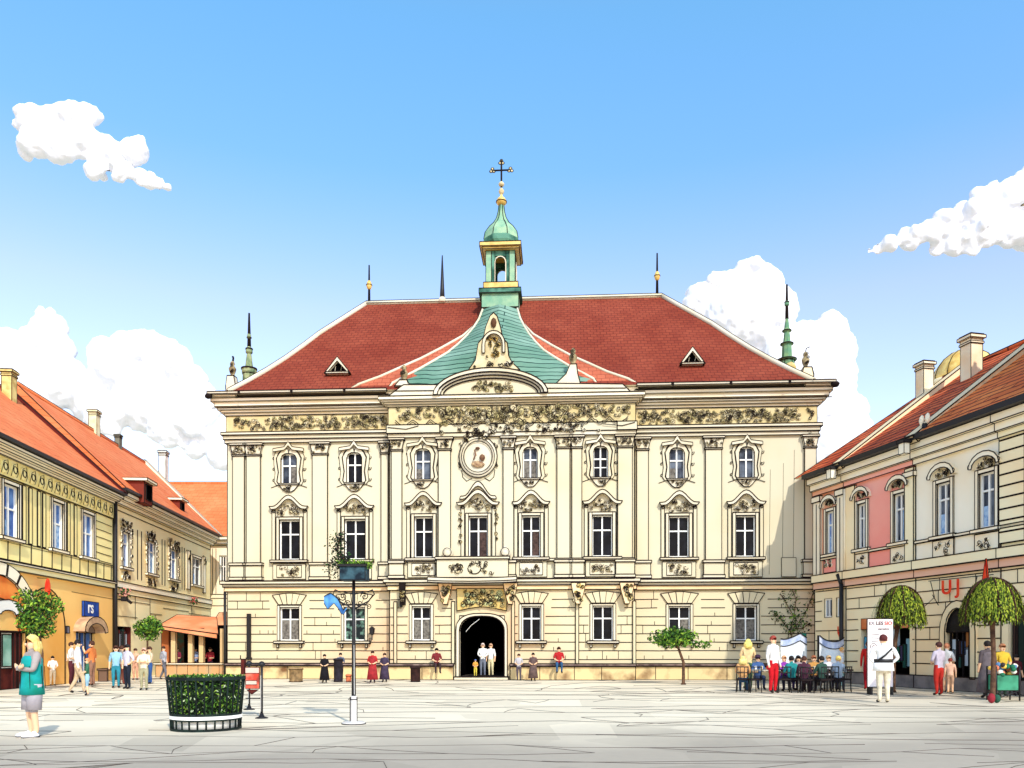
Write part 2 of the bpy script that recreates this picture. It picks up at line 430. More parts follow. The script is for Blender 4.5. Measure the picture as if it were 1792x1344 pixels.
# upper windows: small arched lights in scrolled frames
for i, wv in enumerate(up_w):
    if not wv: continue
    d = wv[2]; a, b = hx(wv[0], d), hx(wv[1], d); c = (a+b)/2; z0, z1 = ZU
    o = window(hall, HF, a, b, z0, z1, d, 'six' if i in (5,) else 'cross', GLASSG if i not in (1, 5) else GLASSD, CURT if i % 2 == 0 else None, split=.6, fw=.05)
    s = MB(IW*.8); hw = (b-a)/2
    # arched head filling the corners of the opening
    for sx in (-1, 1):
        pts = [(c+sx*hw, z1-.26)]+[(c+sx*hw*math.cos(t), z1-.26+.26*math.sin(t)) for t in [PI/2*k/6 for k in range(1, 7)]]+[(c+sx*hw, z1)]
        s.prism(pts if sx > 0 else pts[::-1], d-.01, d+.14, TRIM)
    def out(k, z0=z0, z1=z1):
        L = []
        for t, zz in ((1.0, z0-.08), (1.28, z0+.1), (1.1, z0+.55), (1.25, z0+.95), (1.35, z1-.25), (1.05, z1-.02), (.75, z1+.12), (0, z1+.22)):
            L.append((hw*t, zz))
        return L
    inner = [(hw, z0), (hw, z0+.4), (hw, z0+.8), (hw, z0+1.0), (hw, z1-.26), (hw*.8, z1-.1), (hw*.45, z1-.02), (0, z1)]
    outer = out(0)
    for sx in (-1, 1):
        s.strip([(c+sx*x, z) for x, z in inner], [(c+sx*(x+.06), z) for x, z in outer], d-.07, d+.01, TRIM)
        s.strip([(c+sx*(x+.1), z+(.02 if z > z0+1 else 0)) for x, z in outer], [(c+sx*(x+.2+R.uniform(0, .05)), z+(.1 if z > z0+1.2 else 0)) for x, z in outer], d-.05, d+.01, CREAM)
        for zz in (z0+.15, z0+.7, z1-.25): s.spiral((c+sx*(hw+.36), d-.03, zz), .1, IW*.7, 1.1, sx)
        s.line([(c+sx*(hw+.2), d-.03, z0-.1), (c+sx*(hw+.5), d-.03, z0-.2)], IW*.7)
    # little gable hood
    s.strip([(c-hw-.36, z1+.06), (c-hw*.5, z1+.14), (c, z1+.36), (c+hw*.5, z1+.14), (c+hw+.36, z1+.06)], [(c-hw-.36, z1+.22), (c-hw*.5, z1+.3), (c, z1+.56), (c+hw*.5, z1+.3), (c+hw+.36, z1+.22)], d-.16, d+.01, TRIM)
    # carved apron
    s.prism([(c-hw-.1, z0-.06), (c-hw*.7, z0-.32), (c-.12, z0-.42), (c+.12, z0-.42), (c+hw*.7, z0-.32), (c+hw+.1, z0-.06)][::-1], d-.06, d+.01, TRIM)
    s.scrolls(c-hw*.8, c+hw*.8, d-.06, z0-.4, z0-.08, TRIM, .18, IW*.45, 1.6, TAN)
    s.build('surround', o)
    s = MB(IW*.8); s.box(a-.1, b+.1, d-.12, d+.01, z0-.07, z0-.005, TRIM); s.build('sill', o)

# ground floor windows
for i, wv in enumerate(low_w):
    if not wv: continue
    d = wv[2]; a, b = hx(wv[0], d), hx(wv[1], d); z0, z1 = ZL
    o = window(hall, HF, a, b, z0, z1, d, 'cross', GLASSD if i != 1 else mat('dark_teal_glass', (20, 30, 32), (120, 160, 140), scale=4, rough=.3, spec=.15, lo=.5, hi=.7), CURT if i in (0, 2, 6, 7) else None)
    s = MB(IW*.8)
    for xa in (a-.12, b): s.box(xa, xa+.12, d-.05, d+.01, z0, z1+.1, TRIM)
    s.box(a, b, d-.05, d+.01, z1, z1+.1, TRIM); s.build('surround', o)
    s = MB(IW)
    s.box(a-.26, b+.26, d-.2, d+.01, z0-.14, z0-.02, TRIM); s.line([(a-.26, d-.2, z0-.14), (b+.26, d-.2, z0-.14)], .08)
    for xa in (a-.12, b+.04): s.box(xa, xa+.08, d-.12, d+.01, z0-.34, z0-.14, TRIM)
    s.build('sill', o)

# pilasters
def pilaster(px0, px1, d, cap=True, base=True, pj=.13):
    a, b = hx(px0, d), hx(px1, d)
    m = MB(IW)
    m.box(a, b, d-pj, d+.01, 5.72, 10.98, CREAM)
    if base:
        m.box(a-.1, b+.1, d-pj-.1, d+.01, 4.86, 5.58, CREAM); m.box(a-.14, b+.14, d-pj-.15, d+.01, 5.58, 5.7, TRIM); m.box(a-.14, b+.14, d-pj-.14, d+.01, 4.86, 5.0, TRIM)
    pl = m.build('pilaster', hall)
    if cap:
        m = MB(IW)
        m.box(a-.04, b+.04, d-pj-.03, d+.01, 10.98, 11.05, TRIM)
        m.prism([(a, 11.05), (b, 11.05), (b+.1, 11.5), (a-.1, 11.5)], d-pj-.03, d+.01, TRIM)
        m.box(a-.14, b+.14, d-pj-.1, d+.01, 11.5, 11.6, TRIM)
        m.scrolls(a-.04, b+.04, d-pj-.04, 11.08, 11.5, TAN, .19, IW*.45, 1.8, TRIM)
        m.build('capital', pl)
for q in [(409, 429, 0), (433, 457, 0), (548, 574, 0), (668, 680, 0, False), (686, 704, PJ), (768, 789, PJ), (881, 899, PJ), (975, 997, PJ), (1001, 1018, PJ), (1081, 1106, PJ), (1114, 1134, 0), (1234, 1262, 0), (1407, 1427, 0)]:
    pilaster(*q[:3], cap=True)
m = MB(IW*.6)
for px in (1346, 1369, 1388): m.line([(hx(px), -.005, 5.0+R.uniform(0, .2)), (hx(px+2), -.005, R.uniform(9.5, 11.3))], IW*.35)
m.box(hx(1367), hx(1392), -.1, .01, 4.9, 5.8, CREAM)
m.box(.3, .42, -.04, .01, 5.0, 11.0, CREAM)
m.build('wall_joint', hall)

# string course between the floors, stepping forward with the middle
m = MB(IW)
prof = [(.1, 4.3, 4.52, PEACH), (.16, 4.52, 4.66, TRIM), (.26, 4.66, 4.82, TRIM)]
for (a, b, d) in ((-.02, xm0, 0), (xm1, HW+.02, 0), (xm0, xm1, PJ)):
    for pj, z0, z1, mt in prof:
        e0 = pj if d or a < 0 else 0; e1 = pj if d or b > HW else 0
        m.box(a-e0, b+e1, d-pj, d+.3, z0, z1, mt)
    m.line([(a, d-.26, 4.8), (b, d-.26, 4.8)], .06)
m.build('string_course', hall)

# balcony ledge over the doorway
bx0, bx1 = hx(768, PJ-.5), hx(886, PJ-.5)
m = MB(IW)
lo = [(bx0-.5, 4.62), (bx0-.2, 4.6), (bx0+.3, 4.58), ((bx0+bx1)/2, 4.56), (bx1-.3, 4.58), (bx1+.2, 4.6), (bx1+.5, 4.62)]
m.strip(lo, [(x, z+.26) for x, z in lo], PJ-.75, PJ, TRIM); m.line([(x, PJ-.76, z+.1) for x, z in lo], .05); m.line([(x, PJ-.76, z) for x, z in lo], .08)
m.box(bx0-.1, bx1+.1, PJ-.55, PJ-.02, 4.86, 5.72, CREAM); m.box(bx0-.16, bx1+.16, PJ-.62, PJ-.02, 5.72, 5.84, TRIM)
m.ring(((bx0+bx1)/2+.1, PJ-.57, 5.28), .26, IW, sx=1.2); m.scrolls(bx0+.5, bx1-.5, PJ-.55, 4.95, 5.65, TRIM, .26, IW*.7, 1.0, TAN)
for px in (783, 884):
    c = hx(px, PJ-.5); m.lathe([(.2, 0), (.28, .1), (.24, .3), (.12, .42), (.06, .5)], (c, PJ-.35, 5.84), TRIM, n=10); m.ring((c, PJ-.62, 6.05), .2, IW*.7)
m.build('balcony', hall)
# balustrade panels in the projecting middle
m = MB(IW)
for a, b in ((xm0, hx(768, PJ)), (hx(899, PJ), xm1)):
    m.box(a-.04, b, PJ-.16, PJ+.01, 5.66, 5.78, TRIM)
m.build('balustrade_rail', hall)
# leafy consoles under the ledge
for px in (779, 893, 1012, 1097, 704):
    m = MB(IW*.8); c = hx(px, PJ-.3); wd = .34 if px != 704 else .14
    m.prism([(c-wd, 4.6), (c-wd*.8, 4.2), (c-.1, 3.6), (c+.1, 3.6), (c+wd*.8, 4.2), (c+wd, 4.6)][::-1], PJ-.38, PJ, PEACH if px != 704 else INK)
    m.scrolls(c-wd*.8, c+wd*.8, PJ-.38, 3.7, 4.55, OCHRE, .26, IW*.7, 1.5, TAN)
    m.build('console', hall)
m = MB(IW)
for px in (1010, 1110, 692, 793, 898):
    c = hx(px, PJ-.05); m.box(c-.07, c+.07, PJ-.09, PJ+.01, .78, 3.75, CREAMG)
m.build('rusticated_strip', hall)

# doorway: arch, dark passage, carved panel above
m = MB(IW)
dc = (dx0+dx1)/2; dh = (dx1-dx0)/2
for sx in (-1, 1):
    pts = [(dc+sx*dh, DZS)]+[(dc+sx*dh*math.cos(t)**.7, DZS+(DZ1-DZS)*math.sin(t)) for t in [PI/2*k/8 for k in range(1, 8)]]+[(dc, DZ1), (dc, DZ1+.02), (dc+sx*dh, DZ1+.02)]
    m.prism(pts if sx < 0 else pts[::-1], PJ-.004, PJ+.3, TRIM)
inn = [(dc-dh, .16), (dc-dh, DZS)]+[(dc+dh*(-1 if t < PI/2 else 1)*abs(math.cos(t))**.7, DZS+(DZ1-DZS)*math.sin(t)) for t in [PI*k/16 for k in range(1, 16)]]+[(dc+dh, DZS), (dc+dh, .16)]
outp = [(dc+(x-dc)*1.13, z+(.13 if z > DZS+.1 else 0)) for x, z in inn]
m.strip(inn, outp, PJ-.14, PJ-.004, TRIM)
m.build('doorway', hall)
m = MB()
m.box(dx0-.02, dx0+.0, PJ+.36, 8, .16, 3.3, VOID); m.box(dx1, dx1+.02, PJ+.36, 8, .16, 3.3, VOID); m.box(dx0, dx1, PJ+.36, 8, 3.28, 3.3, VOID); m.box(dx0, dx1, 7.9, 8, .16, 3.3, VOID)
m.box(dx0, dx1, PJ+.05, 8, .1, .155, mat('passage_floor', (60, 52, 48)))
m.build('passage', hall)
m = MB(IW); m.box(dx0-.2, dx1+.2, PJ-.5, PJ, 0, .15, TRIM); m.build('door_step', hall)
m = MB(IW*.8)
m.prism([(dx0-.1, 3.3), (dc-.6, 3.42), (dc, 3.5), (dc+.6, 3.42), (dx1+.1, 3.3), (dx1+.12, 4.36), (dx0-.12, 4.36)], PJ-.12, PJ+.01, mat('golden_relief_panel', (214, 190, 128), (206, 172, 100), scale=2))
m.scrolls(dx0, dx1, PJ-.12, 3.42, 4.32, OCHRE, .32, IW*.55, 2.6, mat('green_grey_relief', (196, 196, 140)))
m.line([(dc-.1, PJ-.2, 2.9), (dc-.5, PJ-.2, 2.6), (dc-.75, PJ-.2, 2.3)], .03, WHITE)
m.build('overdoor_panel', hall)

# medallion with a bird emblem
m = MB(IW); mx, mz = HF.xz(837, 800, PJ)
m.lathe([(.76, 0), (.76, .1), (.66, .13), (.6, .06), (.55, .04)], (0, 0, 0), TRIM, n=28)
n0 = len(m.v)
m.v = [(mx+v[0]*1.18, PJ-v[2], mz+v[1]*1.3) for v in m.v]
for rr in (.92, .79, .68): m.ring((mx, PJ-.13, mz), rr, IW*.9, n=28, sz=1.1)
m.scrolls(mx-.7, mx+.7, PJ-.1, mz+.72, mz+1.35, TAN, .24, IW*.7, 1.5, OLIVE)
for sx in (-1, 1):
    m.line([(mx+sx*.3, PJ-.02, mz-1.0), (mx+sx*.55, PJ-.02, mz-1.15), (mx+sx*.75, PJ-.02, mz-.95), (mx+sx*.8, PJ-.02, mz-.6)], IW*.8)
    m.scrolls(mx+sx*.85-.12, mx+sx*.85+.12, PJ-.03, mz-.6, mz+.7, TRIM, .16, IW*.6, .8)
brown = mat('brown_emblem', (92, 62, 46), (130, 96, 70), scale=5)
m.line([(mx-.05, PJ-.15, mz+.38), (mx-.16, PJ-.15, mz+.3), (mx-.1, PJ-.15, mz+.05), (mx-.22, PJ-.15, mz-.15)], .09, brown)
m.blob((mx-.02, PJ-.12, mz+.4), .12, .04, .07, brown); m.blob((mx+.2, PJ-.12, mz-.05), .14, .04, .16, brown); m.blob((mx-.02, PJ-.11, mz-.36), .34, .04, .16, mat('rose_brown_relief', (186, 158, 120), (128, 92, 70), scale=6))
m.build('medallion', hall)

# entablature: architrave, carved frieze, cornice
def ent(a, b, d, e0, e1, back):
    m = MB(IW)
    for pj, z0, z1, mt in ((.1, 11.62, 11.8, TRIM), (.16, 11.8, 12.0, CREAM), (.24, 12.0, 12.14, TRIM)):
        m.box(a-e0*pj, b+e1*pj, d-pj, back, z0, z1, mt)
    m.build('architrave', hall)
ent(0, xm0, 0, 1, 0, .5); ent(xm1, HW, 0, 0, 1, .5)
m = MB(IW*.8)
FRB = mat('frieze_ground', (206, 184, 130), (218, 202, 156), scale=1.2)
m.box(-.04, xm0, -.05, .3, 12.14, 12.98, FRB); m.scrolls(.3, xm0-.2, -.06, 12.2, 12.93, TAN, .25, IW*.36, 2.8, OLIVE)
m.build('frieze', hall); m = MB(IW*.8)
m.box(xm1, HW+.04, -.05, .3, 12.14, 12.98, FRB); m.scrolls(xm1+.2, hx(1400), -.06, 12.2, 12.93, TAN, .25, IW*.36, 3.2, OLIVE)
m.scrolls(HW-.45, HW-.05, -.05, 11.2, 12.9, TAN, .22, IW*.6, 1)
m.build('frieze', hall)
m = MB(IW*.8)
m.box(xm0-.05, xm1+.05, PJ-.08, PJ+.4, 12.22, 13.1, FRB)
m.scrolls(xm0+.3, xm1-.2, PJ-.1, 12.44, 13.08, TAN, .28, IW*.38, 3.2, OLIVE)
m.scrolls(hx(768, PJ), hx(1000, PJ), PJ-.14, 12.1, 13.1, OLIVE, .32, IW*.42, 1.6, TAN)
# hanging swags
y = PJ-.16
nsw = 13; sw = (xm1-xm0-.6)/nsw
for k in range(nsw):
    xa = xm0+.3+k*sw; pts = [(xa+sw*t, y, 12.45-.26*math.sin(PI*t)*(.7+.5*R.random())) for t in [j/8 for j in range(9)]]
    m.line(pts, IW*.9); m.line([(p[0], y, p[2]-.1) for p in pts], IW*.6)
m.build('frieze', hall, label='deep carved frieze with swags over the projecting middle')
m = MB(IW)
segs = [(xm0-.06, hx(768, PJ)), (hx(780, PJ), hx(880, PJ)), (hx(899, PJ), hx(1000, PJ)), (hx(1018, PJ), xm1+.06)]
for k, (a, b) in enumerate(((xm0, xm1),)):
    m.box(a-.08, b+.08, PJ-.1, PJ+.2, 11.62, 11.82, TRIM); 
    m.box(a-.12, hx(770, PJ), PJ-.18, PJ+.2, 11.82, 12.22, CREAM); m.box(hx(1080, PJ), b+.12, PJ-.18, PJ+.2, 11.82, 12.22, CREAM); m.box(hx(770, PJ), hx(1080, PJ), PJ-.12, PJ+.2, 11.82, 12.22, CREAM)
m.scrolls(hx(770, PJ), hx(1060, PJ), PJ-.13, 11.72, 12.2, TAN, .24, IW*.65, 1.0, TRIM)
for px in (712, 1088): m.line([(hx(px, PJ)-.9, PJ-.2, 12.1), (hx(px, PJ), PJ-.2, 12.0), (hx(px, PJ)+.6, PJ-.2, 12.15)], IW*.8)
m.build('architrave', hall)

CORN = mat('light_cornice_stone', (252, 240, 212), (246, 228, 190), scale=.5)
m = MB(IW*.7)
steps = [(.1, 12.98, 13.1), (.22, 13.1, 13.22), (.34, 13.22, 13.36), (.44, 13.36, 13.56), (.56, 13.56, 13.74)]
for pj, z0, z1 in steps:
    m.box(-pj*1.08, xm0-.02, -pj, .6, z0, z1, CORN); m.box(-pj*1.08, .6, .6, HD+pj, z0, z1, CORN)
a, b = -.62, xm0-.05; m.line([(a, -.57, 13.74), (b, -.57, 13.74)], .09); m.line([(a, -.36, 13.3), (b, -.36, 13.3)], .05)
m.box(-.55, .7, -.7, HD, 13.74, 13.86, CORN)
m.build('cornice', hall)
m = MB(IW*.7)
for pj, z0, z1 in steps:
    m.box(xm1+.02, HW+pj*1.08, -pj, .6, z0, z1, CORN); m.box(HW-.6, HW+pj*1.08, .6, HD+pj, z0, z1, CORN)
a, b = xm1+.05, HW+.62; m.line([(a, -.57, 13.74), (b, -.57, 13.74)], .09); m.line([(a, -.36, 13.3), (b, -.36, 13.3)], .05)
m.box(HW-.7, HW+.55, -.7, HD, 13.74, 13.86, CORN)
m.build('cornice', hall)
m = MB(IW)
gut = mat('pale_gutter', (206, 194, 170))
for a, b in ((-.66, xm0-.1), (xm1+.1, HW+.66)):
    m = MB(IW); m.box(a, b, -.86, -.7, 13.84, 13.96, gut)
    for k in range(3): m.box(a+(b-a)*(k+.6)/3.4, a+(b-a)*(k+.6)/3.4+.08, -.89, -.86, 13.82, 13.95, INK)
    m.blob((HW+.62 if a > 0 else -.6, -.8, 13.75), .2, .2, .14, INK)
    m.build('gutter', hall)
m = MB(IW*.7)
for pj, z0, z1 in ((.12, 13.1, 13.18), (.24, 13.18, 13.27), (.36, 13.27, 13.36), (.46, 13.36, 13.52)):
    m.box(xm0-pj, xm1+pj, PJ-pj, .6, z0, z1, CORN)
m.line([(xm0-.46, PJ-.47, 13.52), (xm1+.46, PJ-.47, 13.52)], .06)
m.box(xm0-.2, xm1+.2, PJ, .6, 13.52, 13.9, CORN)
m.build('cornice', hall, label='cornice of the projecting middle, lower step on each side')
# attic beside the arch
m = MB(IW)
ya = PJ-.25
m.prism([(hx(935, ya), 13.52), (hx(1106, ya), 13.52), (hx(1090, ya), 13.95), (hx(925, ya), 14.08)], ya, .5, TRIM)
m.line([(hx(945, ya), ya-.01, 13.82), (hx(1095, ya), ya-.01, 13.75)])
m.prism([(hx(972, ya), 14.02), (hx(1016, ya), 14.0), (hx(1011, ya), 14.5), (hx(1009, ya), 14.95), (hx(998, ya), 14.95), (hx(991, ya), 14.5)], ya+.02, .4, TRIM)
m.build('attic', hall)
m = MB(IW)
m.prism([(hx(676, ya), 13.52), (hx(790, ya), 13.52), (hx(780, ya), 14.08), (hx(706, ya), 14.12)], ya, .5, TRIM)
m.prism([(hx(690, ya), 14.08), (hx(724, ya), 14.08), (hx(714, ya), 14.2), (hx(712, ya), 14.36), (hx(699, ya), 14.36)], ya+.02, .4, TRIM)
m.line([(hx(690, ya), ya-.01, 13.82), (hx(778, ya), ya-.01, 13.8)])
m.build('attic', hall)
# arched pediment
m = MB(IW*1.2); yp = PJ-.6
ac, az = HF.xz(858, 692, yp); az = 13.52; rx = (hx(958, yp)-hx(757, yp))/2; top = vz(860, 643, yp)-az
A = lambda k: [(ac+x*rx*k, az+(top-(1-k)*rx)*z) for x, z in [(math.cos(PI-PI*t/20)*1.0, math.sin(PI*t/20)**1.05) for t in range(21)]]
m.strip(A(.93), A(1.0), yp, -.1, TRIM); m.strip(A(.88), A(.93), yp+.06, -.1, TRIM); m.strip(A(.83), A(.88), yp+.12, -.1, CREAM)
m.prism([(x, z) for x, z in A(.83)][::-1], yp+.18, -.1, CREAM)
m.scrolls(ac-1.05, ac+1.05, yp+.17, az+.08, az+top-.55, OLIVE, .26, IW*.38, 2.6, TAN)
m.build('pediment', hall)
# ornamental gable on top of the arch
m = MB(IW); yg = PJ+.1
G = lambda pts: [HF.xz(px, py, yg) for px, py in pts]
m.prism(G([(820, 647), (832, 630), (837, 600), (846, 590), (850, 572), (858, 552), (864, 547), (870, 553), (876, 572), (880, 592), (888, 600), (890, 622), (896, 634), (910, 647)])[::-1], yg, yg+.5, TAN)
gc, gz = HF.xz(864, 600, yg)
m.strip([(gc-.42, gz-.5)]+arc(gc, gz-.1, .42, .5, 180, 0, 10)+[(gc+.42, gz-.5)], [(gc-.55, gz-.5)]+arc(gc, gz-.1, .55, .66, 180, 0, 10)+[(gc+.55, gz-.5)], yg-.1, yg, TRIM)
m.scrolls(gc-.38, gc+.38, yg-.02, gz-.9, gz+.3, GOLD, .26, IW*.7, 1.4, OCHRE); m.blob((gc, yg-.05, gz+.95), .14, .1, .24, mat('brown_figure', (90, 60, 40)))
m.scrolls(gc-1.0, gc+1.1, yg-.0, gz-1.25, gz-.85, TRIM, .26, IW*.7, 1, TAN)
m.build('ornamental_gable', hall)
# statues on the attic
def urn(par, x, y, z, h, mt, name='statue'):
    m = MB(.03)
    m.lathe([(.16*h, 0), (.2*h, .05*h), (.12*h, .12*h), (.2*h, .32*h), (.24*h, .5*h), (.16*h, .64*h), (.1*h, .7*h), (.15*h, .8*h), (.14*h, .9*h), (.05*h, 1.0*h)], (x, y, z), mt, n=10)
    for k in range(5): m.spiral((x+R.uniform(-.1, .1)*h, y-.24*h, z+h*R.uniform(.2, .85)), .1*h, .03)
    return m.build(name, par)
urn(hall, hx(705, ya), -.5, 14.36, .8, mat('mottled_brown_stone', (170, 152, 112), (104, 86, 60), scale=4)); urn(hall, hx(1003, ya), -.5, 14.95, .84, MATS['mottled_brown_stone'])  # statue stone mottled from tan to brown

# main roof: hipped, with pale caps on the ridge and hips
OV = .8; OX = -.35; RZ = 13.9; RH = 21.15
def rp(x, y, z): return (x, y, z)
yc = HD/2; rx0 = hx(641, yc); rx1 = hx(1158, yc)
e = [(-OX, -OV, RZ), (HW+OX, -OV, RZ), (HW+OX, HD+OV, RZ), (-OX, HD+OV, RZ)]; r0 = (rx0, yc, RH); r1 = (rx1, yc, RH)
m = MB()
def kick(a, b, c, d, mt):
    """roof slope divided in rows so that it can sag a little at the eave"""
    n = 8
    for i in range(n):
        t0, t1 = i/n, (i+1)/n
        f = lambda p, q, t: tuple(p[k]+(q[k]-p[k])*t for k in range(2))+(p[2]+(q[2]-p[2])*(t-.025*math.sin(PI*min(1, t*1.6))),)
        m.quad(f(a, d, t0), f(b, c, t0), f(b, c, t1), f(a, d, t1), mt)
kick(e[0], e[1], r1, r0, ROOFR); kick(e[2], e[3], r0, r1, ROOFR); kick(e[3], e[0], r0, r0, ROOFR); kick(e[1], e[2], r1, r1, ROOFR)
m.quad(e[0], e[3], e[2], e[1], TRIM)
roof = m.build('roof', hall)
m = MB(IW)
def capline(p, q, wd=.13):
    n = 8; pts = []
    for i in range(n+1):
        t = i/n; z = p[2]+(q[2]-p[2])*(t-.025*math.sin(PI*min(1, t*1.6))) if p[2] != q[2] else p[2]
        pts.append((p[0]+(q[0]-p[0])*t, p[1]+(q[1]-p[1])*t, z+.05))
    m.tube(pts, wd, TRIM, n=8)
    m.line([(x, y-.04, z+wd+.01) for x, y, z in pts], .045); m.line([(x, y-wd-.02, z-.03) for x, y, z in pts], .04)
capline(e[0], r0); capline(e[1], r1); capline(r0, r1); capline(e[3], r0); capline(e[2], r1)
m.build('ridge_cap', roof)
# dormers
def roofz(y): return RZ+(RH-RZ)*(y+OV)/(yc+OV)
for px0, px1, pyb, pyt in ((570, 616, 657, 630), (1188, 1233, 641, 613)):
    y = 1.4
    for _ in range(12):
        z = vz((px0+px1)/2, pyb, y); y += (z-roofz(y)+.2)*.5
    a, b = hx(px0, y), hx(px1, y); z0 = vz(px0, pyb, y); z1 = vz(px0, pyt, y); c = (a+b)/2
    m = MB(IW)
    m.strip([(a+.2, z0+.08), (c, z1-.16), (b-.2, z0+.08)], [(a, z0), (c, z1+.06), (b, z0)], y-.3, y+1.0, TRIM)
    m.box(a+.1, b-.1, y-.34, y+.2, z0-.02, z0+.07, TRIM)
    m.prism([(a+.2, z0+.07), (b-.2, z0+.07), (c, z1-.14)], y-.1, y+.6, VOID)
    for t in (-.18, .12): m.line([(c+t, y-.12, z0+.1), (c+t+.05, y-.12, z0+.4)], .03, TRIM)
    m.build('dormer', roof)

# copper bell roof rising to the lantern
lx = hx(877, 5.4)
lv = [(19.9, .95, 4.6), (19.2, 1.12, 4.2), (18.6, 1.35, 3.75), (17.9, 1.65, 3.1), (17.2, 2.02, 2.4), (16.5, 2.45, 1.65), (15.9, 3.0, 1.0), (15.3, 3.65, .45), (14.8, 4.3, .05), (14.35, 4.85, -.35), (13.9, 5.1, -.5)]
def bell(par, lv, shift, mt, name, mwd, dy=0, bulges=(.5, .7, .9, 1.1, 1.1, .9, .6, .25, 0, 0)):
    m = MB(IW)
    n = 10
    rows = []
    for z, wd, d in lv:
        row = []
        for k in range(n+1):
            t = -1+2*k/n; bulge = (.28 if name == 'bell_roof' else .0)*(1-t*t)*min(1, wd/2)
            row.append((lx+shift+t*wd*mwd, d+dy-bulge-(1-abs(t))*bulges[min(len(bulges)-1, lv.index((z, wd, d)))], z))
        rows.append(row)
    for i in range(len(rows)-1):
        for k in range(n):
            m.noink.add(len(m.f)); m.quad(rows[i+1][k], rows[i+1][k+1], rows[i][k+1], rows[i][k], mt)
        for k, back in ((0, 1), (n, 0)):
            p, q = rows[i][k], rows[i+1][k]; m.noink.add(len(m.f))
            m.quad(p, q, (q[0], 6.4, q[2]), (p[0], 6.4, p[2]), mt)
    for k in (0, n):
        pts = [(r[k][0], r[k][1]-.02, r[k][2]) for r in rows]
        m.tube(pts, .07, TRIM, n=6); m.line([(x+(.06 if k else -.06), y-.05, z) for x, y, z in pts], .045)
    return m, rows
m, rows = bell(hall, lv, 0, COPPER, 'bell_roof', 1.0)
for r in rows[1:]:
    pass
m.build('bell_roof', hall)
lv2 = [(18.9, 1.25, 4.1), (17.9, 1.85, 3.1), (16.9, 2.85, 2.08), (16.1, 3.75, 1.28), (15.4, 4.7, .58), (14.8, 5.5, -.02), (14.3, 6.5, -.4), (13.9, 7.1, -.55)]
m, rows = bell(hall, lv2, .0, ROOFS, 'side_roof', 1.0, 0, (0,))
m.build('side_roof', hall)

# lantern
Yl = 5.6
m = MB(IW*.9)
def lz(py): return vz(877, py, Yl-(.8 if py > 420 else 0))
def lw(px): return (hx(px, Yl-.8)-hx(877, Yl-.8))*1.04
def obox(x0, x1, z0, z1, mt, k=1.0):
    wd = (x1-x0)/2*k; c = (x0+x1)/2
    m.box(lx+c-wd, lx+c+wd, Yl-wd, Yl+wd, z0, z1, mt)
obox(lw(846), lw(908), lz(540), lz(508), COPPERL); obox(lw(842), lw(912), lz(516), lz(508), COPPERD)
m.build('lantern_base', hall)
m = MB(IW*.9); obox(lw(849), lw(907), lz(508), lz(495), GOLD); obox(lw(853), lw(903), lz(512), lz(506), COPPERD); m.build('lantern_ledge', hall)
# open octagonal drum with arched openings
m = MB(IW*.8)
rw = (lw(902)-lw(853))/2; zb, zt = lz(495), lz(438)
def drum_face(a):
    ca, sa = math.cos(a), math.sin(a)
    def P(t, z, y=0): return (lx-t*sa+(rw-y)*ca, Yl+t*ca+(rw-y)*sa, z)
    hwid = rw*.62 if True else 0; ow = .3; zs = zb+(zt-zb)*.62
    def pq(t0, t1, z0, z1, mt):
        q = [P(t0, z0), P(t1, z0), P(t1, z0, .14), P(t0, z0, .14), P(t0, z1), P(t1, z1), P(t1, z1, .14), P(t0, z1, .14)]
        m.hexa(q, mt)
    pq(-hwid, -ow, zb, zt, COPPERD); pq(ow, hwid, zb, zt, COPPERD); pq(-ow, ow, zs+.34, zt, COPPERD)
    ar = [(-ow+.0, zs)]+[(-ow*math.cos(t), zs+.34*math.sin(t)) for t in [PI*k/8 for k in range(1, 8)]]+[(ow, zs)]
    for i in range(len(ar)-1):
        (t0, z0), (t1, z1) = ar[i], ar[i+1]
        m.noink.add(len(m.f)); m.quad(P(t0, z0), P(t1, z1), P(t1, zs+.34), P(t0, zs+.34), COPPERD)
    m.line([P(t, z, -.03) for t, z in [(-ow, zb)]+ar+[(ow, zb)]], .06, TRIM)
for k in range(4): drum_face(PI/2*k-PI/2)
for k in range(4):
    a = PI/4+PI/2*k; r = rw*1.13
    m.box(lx+r*math.cos(a)-.16, lx+r*math.cos(a)+.16, Yl+r*math.sin(a)-.16, Yl+r*math.sin(a)+.16, zb, zt, COPPERL)
m.build('lantern_drum', hall)
m = MB(IW*.9); obox(lw(847), lw(909), lz(438), lz(434), GOLD); obox(lw(843), lw(912), lz(434), lz(427), GOLD); m.build('lantern_cornice', hall)
m = MB(IW*.8)
zz0 = lz(427); s_ = (lw(907)-lw(846))/2; hgt = lz(360)-zz0
m.lathe([(s_*.86, 0), (s_*.98, .08*hgt), (s_*1.02, .22*hgt), (s_*.95, .36*hgt), (s_*.7, .5*hgt), (s_*.45, .6*hgt), (s_*.28, .72*hgt), (s_*.19, .85*hgt), (s_*.14, 1.0*hgt)], (lx, Yl, zz0), COPPERL, n=8, smooth=False, rot=PI/8)
for j in range(8):
    a = PI/8+2*PI*j/8
    m.line([(lx+r*s_*math.cos(a), Yl+r*s_*math.sin(a), zz0+z*hgt) for r, z in ((.87, 0), (.99, .08), (1.03, .22), (.96, .36), (.71, .5), (.46, .6), (.29, .72), (.2, .85), (.15, 1))], IW)
m.lathe([(s_*.9, 0), (s_*1.035, .1*hgt), (s_*1.05, .2*hgt), (s_*1.0, .22*hgt)], (lx, Yl, zz0), COPPERD, n=8, smooth=False, rot=PI/8)
m.build('onion_dome', hall)
m = MB(.04)
z1 = lz(360)
